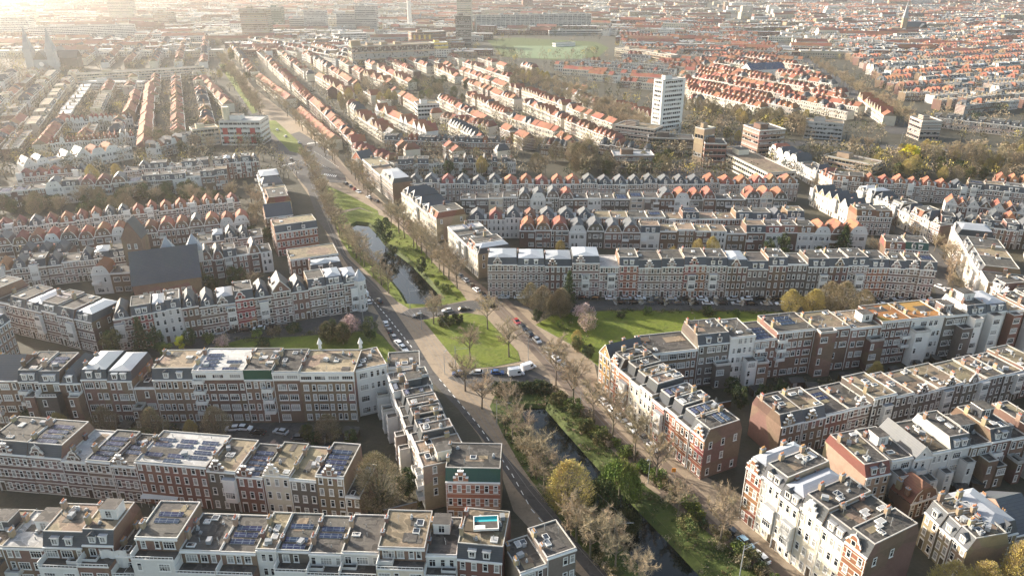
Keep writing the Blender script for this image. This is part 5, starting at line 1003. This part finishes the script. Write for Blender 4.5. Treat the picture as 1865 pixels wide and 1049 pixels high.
hall_roof('market_hall', 'white gabled hall with blue roof among the orange rows', (1368,128), (1430,125), 8, 20, 6, 'white_paint', 'solar', 'hall')
r, w = hall_roof('slate_church', 'church nave under one huge slate roof at the left', (241,520), (365,503), 9, 22, 9.5, 'brown_brick', 'slate', 'church')
for k in range(8): window(r, 'pair', 3 + k * (w - 6) / 8, 3.5, 'B')
for x in (w * .42, w * .82): b = MB(); b.box(x, 13, 10, x + 6, 19, 15, 'white_paint'); P4 = [(x-.3,12.7,15),(x+6.3,12.7,15),(x+6.3,19.3,15),(x-.3,19.3,15)]; [b.face([P4[j], P4[(j+1)%4], (x+3,16,21.5)], 'zinc') for j in range(4)]; shape('roof_lantern', b, r)
a = at(224, 452, 16); r = empty('church_tower', (a.x, a.y, 0), .12); tag(r, 'square brick church tower with a gabled slate cap', 'church tower'); b = MB(); b.box(0,0,0,7.5,7.5,20,'brown_brick',skip='t'); b.face([(0,0,20),(7.5,0,20),(3.75,0,27)],'brown_brick'); b.face([(7.5,7.5,20),(0,7.5,20),(3.75,7.5,27)],'brown_brick'); shape('wall', b, r)
b = MB(); b.face([(-.3,7.8,19.6),(-.3,-.3,19.6),(3.75,-.3,27.2),(3.75,7.8,27.2)],'slate'); b.face([(7.8,-.3,19.6),(7.8,7.8,19.6),(3.75,7.8,27.2),(3.75,-.3,27.2)],'slate'); shape('roof', b, r); [window(r, 'sash', 1.9 + 2.6 * i, 15.5, 'B') for i in range(2)]
def spire(b, x, y, s, h, hs, wall, roof):
    b.box(x, y, 0, x + s, y + s, h, wall); q = [(x,y,h),(x+s,y,h),(x+s,y+s,h),(x,y+s,h)]
    for j in range(4): b.face([q[j], q[(j+1)%4], (x+s/2,y+s/2,h+hs)], roof)
    for j in range(4): cx, cy = q[j][0], q[j][1]; b.tube((cx, cy, h - 3), (cx, cy, h + 4), 1.0, .05, roof, 5)
a = at(52, 134); r = empty('twin_spired_church', a, .1); tag(r, 'haze-greyed brick church with two tall pointed spires in the glare', 'church'); OCC.append((a.x + 20, a.y + 22, 38))
for x in (0, 25): b = MB(); spire(b, x, 0, 8.5, 27, 25, 'grey_wall', 'lead_grey'); shape('spire', b, r)  # paler greys on spires and nave wall put the distant haze into the colour
b = MB(); b.box(8.6, 1, 0, 24.9, 55, 15, 'grey_wall', skip='t'); b.face([(8.6,1,15),(24.9,1,15),(16.7,1,25)],'grey_brick'); b.box(0,30,0,45,44,14,'grey_brick'); shape('wall', b, r); b = MB(); b.face([(8,60,14.6),(8,.6,14.6),(16.7,.6,25.4),(16.7,60,25.4)],'slate'); b.face([(25.5,.6,14.6),(25.5,60,14.6),(16.7,60,25.4),(16.7,.6,25.4)],'slate'); b.face([(-.5,29.5,13.6),(45.5,29.5,13.6),(45.5,37,22),(-.5,37,22)],'slate'); b.face([(45.5,44.5,13.6),(-.5,44.5,13.6),(-.5,37,22),(45.5,37,22)],'slate'); shape('roof', b, r)
b = MB(); b.tube((16.7,.9,10),(16.7,.5,10),2.6,2.6,'white_trim',14,True); shape('rose_window', b, r)
a = at(1640, 63); r = empty('brick_church', a, -.1); tag(r, 'brick church with one slim pale spire at the far right', 'church'); OCC.append((a.x + 20, a.y + 10, 36)); b = MB(); spire(b, 0, 0, 8, 28, 30, 'tan_brick', 'lead_grey'); shape('spire', b, r)
b = MB(); b.box(8.1,2,0,44,18,13,'red_brick',skip='t'); b.face([(44,2,13),(44,18,13),(44,10,21)],'red_brick'); b.box(30,-8,0,42,26,12,'red_brick'); b.box(-18,2,0,-.1,16,11,'tan_brick'); shape('wall', b, r); b = MB(); b.face([(8.1,1.6,12.7),(44.3,1.6,12.7),(44.3,10,21.2),(8.1,10,21.2)],'slate'); b.face([(44.3,18.4,12.7),(8.1,18.4,12.7),(8.1,10,21.2),(44.3,10,21.2)],'slate'); b.face([(29.6,26.4,11.7),(29.6,-8.4,11.7),(36,-8.4,18.5),(36,26.4,18.5)],'slate'); b.face([(42.4,-8.4,11.7),(42.4,26.4,11.7),(36,26.4,18.5),(36,-8.4,18.5)],'slate'); shape('roof', b, r)
# corner turret of the left plaza row
a = at(652, 512, 12); r = empty('corner_turret', (a.x + .3, a.y + .8, 0)); tag(r, 'white glazed corner turret ending the banded left plaza row', 'turret'); b = MB(); b.tube((0,0,0),(0,0,12.6),2.3,2.3,'white_paint',8,True); shape('wall', b, r); b = MB(); b.tube((0,0,12.6),(0,0,16.5),2.6,.05,'zinc',8); shape('roof', b, r)
for k in range(3):
    for j in range(3): t = -2.2 + j * .785; window(r, 'sash', 2.2 * math.cos(t) - .55 * math.sin(-t) * 0 + .0, 1 + k * 3.9, 'B', 2.2 * math.sin(t), t + math.pi / 2)
for i, (x, y, z, w_) in enumerate(((583,634,16.6,'left spike'),(657,633,16.6,'right spike'))):
    r = empty('roof_spike', at(x, y, z) ); tag(r, f'small pointed white gable cap, {w_} behind the gravel roof', 'roof ornament', 'pointed gable caps'); r.scale = (2, 2, 1.5); obj('cap', P['finial'], r)
# ------------------------------------------------------------------ the city beyond: one mass
for o in SC.objects:
    if o.type == 'EMPTY' and o.get('category') in ('terraced house', 'town house', 'corner house', 'small house'):
        c = o.matrix_basis @ Vector((3, 5, 0)); OCC.append((c.x, c.y, 8.5))
    elif o.get('category') == 'tree': OCC.append((o.location.x, o.location.y, 5.0))
GRID = {}
def occ_add(x, y, r):
    for i in range(int((x - r) // 30), int((x + r) // 30) + 1):
        for j in range(int((y - r) // 30), int((y + r) // 30) + 1): GRID.setdefault((i, j), []).append((x, y, r))
for q in OCC: occ_add(*q)
def inside(pl, x, y):
    c = False
    for (a, b_) in zip(pl, pl[1:] + pl[:1]):
        if (a.y > y) != (b_.y > y) and x < (b_.x - a.x) * (y - a.y) / (b_.y - a.y) + a.x: c = not c
    return c
KEEP = [[p for p in COR], poly([(870,66),(1130,66),(1130,118),(1010,124),(880,116)]), poly([(1290,0),(1395,60),(1500,125),(1625,215),(1665,255),(1640,262),(1590,225),(1465,125),(1370,60),(1270,8)]), poly([(1320,262),(1865,268),(1865,282),(1320,274)]),
        poly([(252,150),(273,150),(272,265),(246,265)]), poly([(945,130),(1195,238),(1195,262),(1150,258),(940,165)]), poly([(940,280),(1100,280),(1100,325),(940,325)]), poly([(40,112),(40,138),(128,138),(128,112)]), poly([(745,150),(850,145),(850,185),(745,188)])]
def free(x, y, r):
    for (a, b_, c) in GRID.get((int(x // 30), int(y // 30)), ()):
        if (x - a) ** 2 + (y - b_) ** 2 < (c + r) ** 2: return False
    return not any(inside(k, x, y) for k in KEEP)
frr = random.Random(77)
def row_c(A, B, h, d, n, toks, **o):
    a, c = at(*A, h), at(*B, h)
    terrace('far', '', A, B, h, d, n, toks, tier='C', seed=frr.randrange(999), **o)
    for i in range(n + 1): p = a.lerp(c, i / n); nv = Vector((-(c - a).y, (c - a).x, 0)).normalized(); occ_add(p.x + nv.x * d / 2, p.y + nv.y * d / 2, d * .75)
for A, B, n, tk in (((538,202),(598,256),11,'Rc Rc Rc Rc Rc Rc Rc'), ((466,140),(520,182),9,'Rc Rc'), ((646,210),(706,247),8,'pc pc rc'), ((683,198),(776,241),12,'Rc pw Rc'), ((801,213),(890,232),11,'Jc Rw Jc pc'), ((573,138),(628,171),8,'Rc pc'), ((661,136),(706,151),7,'Rc pc'),
                    ((686,123),(743,151),9,'pc Rc'), ((790,123),(828,140),7,'Rc pc'), ((1027,166),(1082,188),9,'Jc Jc hc Rc'), ((1117,191),(1182,213),9,'Rc pc pc'), ((952,188),(1002,208),8,'Rc hc pc'), ((1249,150),(1397,178),24,'Hc Hc Jc Rc'), ((1249,163),(1385,196),21,'Rc Jc Hc Hc'), ((1267,133),(1430,165),26,'Hc Hc Jc Rd'), ((1290,122),(1400,142),18,'Rc Hc Hd Jc'),
                    ((1562,178),(1610,212),10,'pc Rc'), ((1700,214),(1865,232),14,'md hd md Fd'), ((1650,170),(1740,166),12,'Hb Hb fb'), ((1610,148),(1665,142),8,'Hb hb Hb'), ((276,262),(283,152),13,'Rb Rb'), ((246,205),(258,168),6,'Rb'), ((86,262),(128,212),8,'Rc Rc hc'), ((-5,268),(52,212),9,'Rd Rd hd'), ((70,232),(122,157),12,'My My Fy'), ((128,208),(166,153),8,'Wy Wy'), ((362,142),(405,190),9,'Rc Rc Jc'), ((90,262),(245,248),16,'Hw Hw gw Hw'), ((120,224),(240,216),14,'hw Gw Gw'),
                    ((283,270),(395,240),12,'gw hb Rb'), ((700,255),(930,262),22,'Hb mb fb hb'), ((925,215),(1010,240),10,'Rc hc Rc'), ((640,270),(720,300),8,'fw Jc hw'), ((725,300),(940,295),24,'fw mb Fw gb'), ((1090,262),(1180,276),9,'hb fb Gb'), ((985,262),(1075,275),9,'Jb hb hb')):
    row_c(A, B, 7.6, 9.5, n, tk, rand=True)
def fill(pl, P1, P2, gap, toks, h=7.8, d=9.5, wmin=5.2, wmax=7, skip=.06):
    pg = poly(pl); a, c = at(*P1), at(*P2); u = (c - a); u.z = 0; u.normalize(); nrm = Vector((-u.y, u.x, 0)); ang = math.atan2(u.y, u.x)
    us = [p.dot(u) for p in pg]; vs_ = [p.dot(nrm) for p in pg]; v = min(vs_); k = 0
    while v < max(vs_):
        x = min(us) + frr.uniform(0, 20); run = 0; tk = frr.choice(toks); hh = h + frr.uniform(-.8, 1.2)
        while x < max(us):
            w = frr.uniform(wmin, wmax)
            if run <= 0: run = frr.randint(8, 22); x += 14 if frr.random() < .5 else 0; hh = h + frr.uniform(-1, 1.6); base_t = frr.choice(toks)
            p = u * x + nrm * v; ctr = p + u * w / 2 + nrm * d / 2
            if inside(pg, ctr.x, ctr.y) and free(ctr.x, ctr.y, 5) and frr.random() > skip:
                t = base_t if frr.random() < .6 else frr.choice(toks)
                house(Vector((p.x, p.y, 0)), ang, w, d + frr.uniform(-.8, .8), hh + frr.uniform(-.3, .3), t[0], t[1], 'f', 'C', frr, {}, None, None)
            x += w; run -= 1
        v += d + (gap if k % 2 else gap * 1.15); k += 1
fill([(1400,14),(1900,14),(1900,208),(1730,208),(1655,190),(1560,120),(1470,60)], (1650,176), (1740,168), 13, ['Hb', 'fb', 'fw', 'mb', 'Fb', 'Hw', 'hd', 'fd', 'Zb', 'mw', 'Fw', 'Jb', 'hb'])
fill([(1240,150),(1300,95),(1470,128),(1620,225),(1500,215),(1260,200)], (1249,150), (1397,178), 15, ['Rc', 'Hd', 'Hc', 'Jc', 'hc', 'Fc'])
fill([(1080,60),(1290,30),(1470,125),(1300,130),(1240,150),(1200,175),(1000,130),(1110,115)], (1110,95), (1190,100), 16, ['Hc', 'fw', 'Fc', 'Rc', 'mw', 'Hb', 'Fb'])
fill([(418,92),(500,95),(640,125),(800,112),(960,128),(1195,243),(1170,285),(950,296),(720,296),(640,280),(548,205),(478,160)], (686,122), (743,150), 17, ['Rc', 'pc', 'Rd', 'hc', 'Fc', 'fb', 'Jc', 'Hc', 'Rb'])
fill([(440,75),(640,75),(640,125),(480,105)], (560,90), (640,105), 16, ['fw', 'Fc', 'hw', 'Hw'])
fill([(-60,145),(370,150),(395,255),(-60,300)], (128,208), (160,160), 10.5, ['Rc', 'Fy', 'hw', 'Rb', 'My', 'Fw', 'fb'], skip=.03)
fill([(140,60),(380,75),(380,125),(150,125)], (180,120), (230,75), 18, ['Rc', 'Fw', 'hw', 'Rb'], skip=.15)
fill([(1700,340),(1900,356),(1900,440),(1720,420)], (1722,372), (1865,386), 14, ['hb', 'fb', 'Hb'])
fill([(1790,430),(1900,440),(1900,530),(1830,540)], (1800,470), (1865,480), 13, ['fd', 'mb', 'hb', 'Fw']); fill([(10,470),(150,470),(160,520),(10,520)], (0,525), (160,512), 12, ['hb', 'fb', 'mb'])
fill([(1905,520),(2150,520),(2150,1049),(1905,1049)], (1700,700), (1860,672), 14, ['Fb', 'mb', 'fw', 'mg', 'Fg'], h=11, d=12); fill([(-300,500),(-75,500),(-75,1049),(-300,1049)], (0,690), (300,688), 14, ['Fb', 'mb', 'fw', 'mg', 'Fg'], h=11, d=12)
fill([(1905,330),(2200,330),(2200,520),(1905,520)], (1722,372), (1865,386), 14, ['hb', 'Hb', 'fb', 'md']); fill([(-260,300),(-20,300),(-20,500),(-260,500)], (0,418), (437,366), 14, ['hb', 'Hb', 'fb', 'md'])
STUFF.X = None
dist0, step = 1350, 30
y_ = 1050.0
while y_ < 3300:
    x = -y_ * .78 - 40
    while x < y_ * .78 + 40:
        ln_ = frr.uniform(14, 70); dd = frr.uniform(9, 16)
        q = Vector((x + ln_ / 2, y_ + frr.uniform(-6, 6), 0)); tall = frr.random()
        hh = frr.uniform(7, 11) if tall < .92 or y_ < 1300 else frr.uniform(12, 18) if tall < .992 or y_ < 1900 else frr.uniform(20, 36)
        if hh > 20: ln_ = min(ln_, 28)
        if free(q.x, q.y + dd / 2, 6) and frr.random() > .16:
            wl = frr.choice(('cream_paint', 'white_paint', 'beige_wall', 'brown_brick', 'grey_wall', 'red_brick', 'tan_brick')); rf = frr.choice(('orange_tile', 'felt_roof', 'lead_grey', 'pale_roof', 'pale_roof', 'gravel_roof', 'pale_roof', 'lead_grey', 'gravel_roof', 'dark_tile'))
            STUFF.X = Matrix.Translation((x, q.y, 0)) @ Matrix.Rotation(frr.uniform(-.12, .12) + .25 * math.sin(x * .004 + y_ * .003), 4, 'Z')
            STUFF.box(0, 0, 0, ln_, dd, hh, wl, skip='t')
            if rf in ('orange_tile', 'dark_tile'):
                STUFF.face([(0,0,hh),(ln_,0,hh),(ln_,dd/2,hh+4),(0,dd/2,hh+4)], rf); STUFF.face([(ln_,dd,hh),(0,dd,hh),(0,dd/2,hh+4),(ln_,dd/2,hh+4)], rf); STUFF.face([(ln_,0,hh),(ln_,dd,hh),(ln_,dd/2,hh+4)], wl); STUFF.face([(0,dd,hh),(0,0,hh),(0,dd/2,hh+4)], wl)
            else:
                STUFF.face([(0,0,hh),(ln_,0,hh),(ln_,dd,hh),(0,dd,hh)], rf)
                for j in range(int(ln_ / 12)): xx = frr.uniform(1, ln_ - 4); STUFF.box(xx, 2, hh, xx + frr.uniform(1.5, 4), 5, hh + frr.uniform(1, 2.6), frr.choice(('white_paint', 'tan_brick', 'lead_grey')))
            for k in range(int(hh / 3.2)):
                nn = int(ln_ / 3.2)
                if y_ < 1900: 
                    for j in range(nn): xx = ln_ * (j + .2) / nn; STUFF.face([(xx, -.06, k * 3.2 + 1), (xx + ln_ / nn * .6, -.06, k * 3.2 + 1), (xx + ln_ / nn * .6, -.06, k * 3.2 + 2.6), (xx, -.06, k * 3.2 + 2.6)], 'glass')
                else: STUFF.face([(.6, -.06, k * 3.2 + 1), (ln_ - .6, -.06, k * 3.2 + 1), (ln_ - .6, -.06, k * 3.2 + 2.3), (.6, -.06, k * 3.2 + 2.3)], 'glass')
        x += ln_ + frr.choice((1, 3, 12))
    y_ += frr.uniform(24, 34)
STUFF.X = None
tag(obj('distant_houses', STUFF.mesh('distant_houses')), kind='stuff')
def scatter(b, outer, n, mats, size, hmax, holes=(), clump=30):
    pg = poly(outer); x0, x1, y0, y1 = min(p.x for p in pg), max(p.x for p in pg), min(p.y for p in pg), max(p.y for p in pg); k = 0
    while k < n:
        x, y = frr.uniform(x0, x1), frr.uniform(y0, y1)
        if not inside(pg, x, y) or any(inside(h_, x, y) for h_ in holes): k += .05; continue
        m = frr.choice(mats); s = frr.uniform(.4, 1.3)
        for i in range(clump): d = Vector((frr.gauss(0, .5), frr.gauss(0, .5), abs(frr.gauss(0, .45)))) * s; b.leaf((x + d.x, y + d.y, .08 + d.z * hmax), size * frr.uniform(.6, 1.3), m if frr.random() < .8 else frr.choice(mats), frr)
        k += 1
ub = MB(); GM = ('leaf_dark', 'leaf_mid', 'leaf_olive', 'leaf_olive', 'twig')
scatter(ub, [(905,712),(1003,708),(1087,790),(1172,882),(1252,940),(1400,1055),(1450,1105),(1160,1105),(1110,1049),(1062,1000),(1000,920),(950,850),(915,790),(892,740)], 520, GM, .17, 1.0, (W2,))
scatter(ub, [(700,400),(750,432),(793,482),(838,530),(845,545),(805,548),(781,522),(718,458)], 130, ('leaf_lime', 'leaf_mid', 'leaf_mid', 'leaf_olive'), .16, .8, (W1,)); scatter(ub, [(615,405),(640,440),(695,500),(744,555),(730,552),(690,516),(640,468)], 90, GM, .16, .8, (W1,))
for q, n_ in (([(20,770),(330,775),(420,800),(60,815)], 200), ([(560,775),(650,790),(640,820),(540,815)], 40), ([(1340,690),(1600,690),(1740,650),(1700,690),(1400,742)], 240), ([(690,880),(770,880),(770,940),(660,945)], 60), ([(980,575),(1060,570),(1085,650),(1040,640)], 50), ([(1110,564),(1560,566),(1560,574),(1110,570)], 140), ([(330,628),(560,604),(660,600),(660,606),(560,612),(400,630)], 60), ([(1240,215),(1510,215),(1510,262),(1240,262)], 160), ([(1500,290),(1870,290),(1870,335),(1500,320)], 160), ([(1090,290),(1300,290),(1300,320),(1090,320)], 100), ([(0,365),(460,355),(460,385),(0,405)], 160), ([(1600,860),(1760,900),(1700,930),(1620,900)], 40)): scatter(ub, q, n_, GM, .17, 1.0)
tag(obj('undergrowth', ub.mesh('undergrowth')), kind='stuff')
ft = MB()
def blob(x, y, s):
    m = frr.choice(('twig', 'twig', 'leaf_olive', 'twig', 'bark', 'leaf_dark', 'twig', 'twig', 'leaf_olive', 'bud')) ; ft.tube((x, y, 0), (x, y, s * 4), .25, .15, 'bark', 4)
    for i in range(64): d = Vector((frr.gauss(0,1), frr.gauss(0,1), frr.gauss(0,1))).normalized() * s * 3.6 * frr.uniform(.4, 1); ft.leaf((x + d.x, y + d.y, s * 6.2 + d.z), s * frr.uniform(.28, .6), m, frr)
for i in range(7500):
    y_ = 430 + 2300 * frr.random() ** 1.4; x = frr.uniform(-.78, .78) * y_
    if not any(inside(k, x, y_) for k in KEEP[:2]) and free(x, y_, -2): blob(x, y_, frr.uniform(.75, 1.25))
for P1, P2, n in (((130,190),(380,215),60), ((0,180),(120,290),30), ((300,150),(390,250),40), ((140,240),(400,290),40), ((140,90),(380,118),40), ((880,108),(1110,104),60), ((885,70),(1100,72),24), ((650,165),(720,190),26), ((730,175),(850,160),30), ((300,70),(390,110),18), ((60,132),(140,135),14), ((1245,225),(1490,250),70), ((1400,285),(1600,300),40), ((1600,285),(1860,325),25), ((1090,265),(1300,290),40), ((0,100),(45,150),50), ((40,138),(150,150),40), ((500,60),(560,68),10), ((1120,70),(1130,105),8)):
    for i in range(n): p = at(P1[0] + (P2[0] - P1[0]) * frr.random(), P1[1] + (P2[1] - P1[1]) * frr.random() + frr.uniform(-9, 9)); blob(p.x, p.y, frr.uniform(.9, 1.3))
tag(obj('distant_trees', ft.mesh('distant_trees')), kind='stuff')
# ------------------------------------------------------------------ light
w_ = bpy.data.worlds.new('World'); SC.world = w_; w_.use_nodes = True
nt = w_.node_tree; bg = nt.nodes['Background']; sky = nt.nodes.new('ShaderNodeTexSky'); sky.sky_type = 'NISHITA'; sky.sun_disc = False
SUN_AZ, SUN_EL = R(-58), R(21.5)
sky.sun_elevation = SUN_EL; sky.sun_rotation = SUN_AZ; sky.air_density = 1; sky.dust_density = 2; sky.ozone_density = .6
tint = mixc(nt, 1.0, sky.outputs[0], (1.0, .93, .83), 'MULTIPLY'); nt.links.new(tint, bg.inputs[0]); bg.inputs[1].default_value = .17
sd = bpy.data.lights.new('sun', 'SUN'); so = bpy.data.objects.new('sun', sd); COL.objects.link(so)
sd.energy = 4.8; sd.angle = R(.6); sd.color = (1, .92, .8)
sv = Vector((math.sin(SUN_AZ) * math.cos(SUN_EL), math.cos(SUN_AZ) * math.cos(SUN_EL), math.sin(SUN_EL)))
so.rotation_euler = (-sv).to_track_quat('-Z', 'Y').to_euler()
vs = SC.view_settings; SC.display_settings.display_device = 'sRGB'; vs.view_transform = 'Standard'; vs.look = 'None'; vs.gamma = 1; vs.use_curve_mapping = False; vs.exposure = 1.36
SC.render.engine = 'CYCLES'
cy = SC.cycles; cy.use_denoising = True; cy.max_bounces = 5; cy.diffuse_bounces = 3; cy.glossy_bounces = 2; cy.transmission_bounces = 2; cy.volume_bounces = 1; cy.transparent_max_bounces = 4
cy.caustics_reflective = False; cy.caustics_refractive = False; cy.use_adaptive_sampling = False
try: cy.denoiser = 'OPENIMAGEDENOISE'; cy.denoising_input_passes = 'RGB_ALBEDO_NORMAL'; cy.denoising_prefilter = 'ACCURATE'
except Exception: pass
# ------------------------------------------------------------------ air
HAZE = bpy.data.materials.new('haze_air'); HAZE.use_nodes = True; nt = HAZE.node_tree
nt.nodes.remove(nt.nodes['Principled BSDF']); pv = nt.nodes.new('ShaderNodeVolumePrincipled')
pv.inputs['Color'].default_value = (.95, .95, .95, 1); pv.inputs['Density'].default_value = .0001; pv.inputs['Anisotropy'].default_value = .73
nt.links.new(pv.outputs[0], nt.nodes['Material Output'].inputs['Volume'])
b = MB(); b.box(-5000, -300, -4, 5000, 7500, 150, 'felt_roof', bottom=True); me = b.mesh('haze'); me.materials.clear(); me.materials.append(HAZE)
tag(obj('haze', me), kind='stuff')
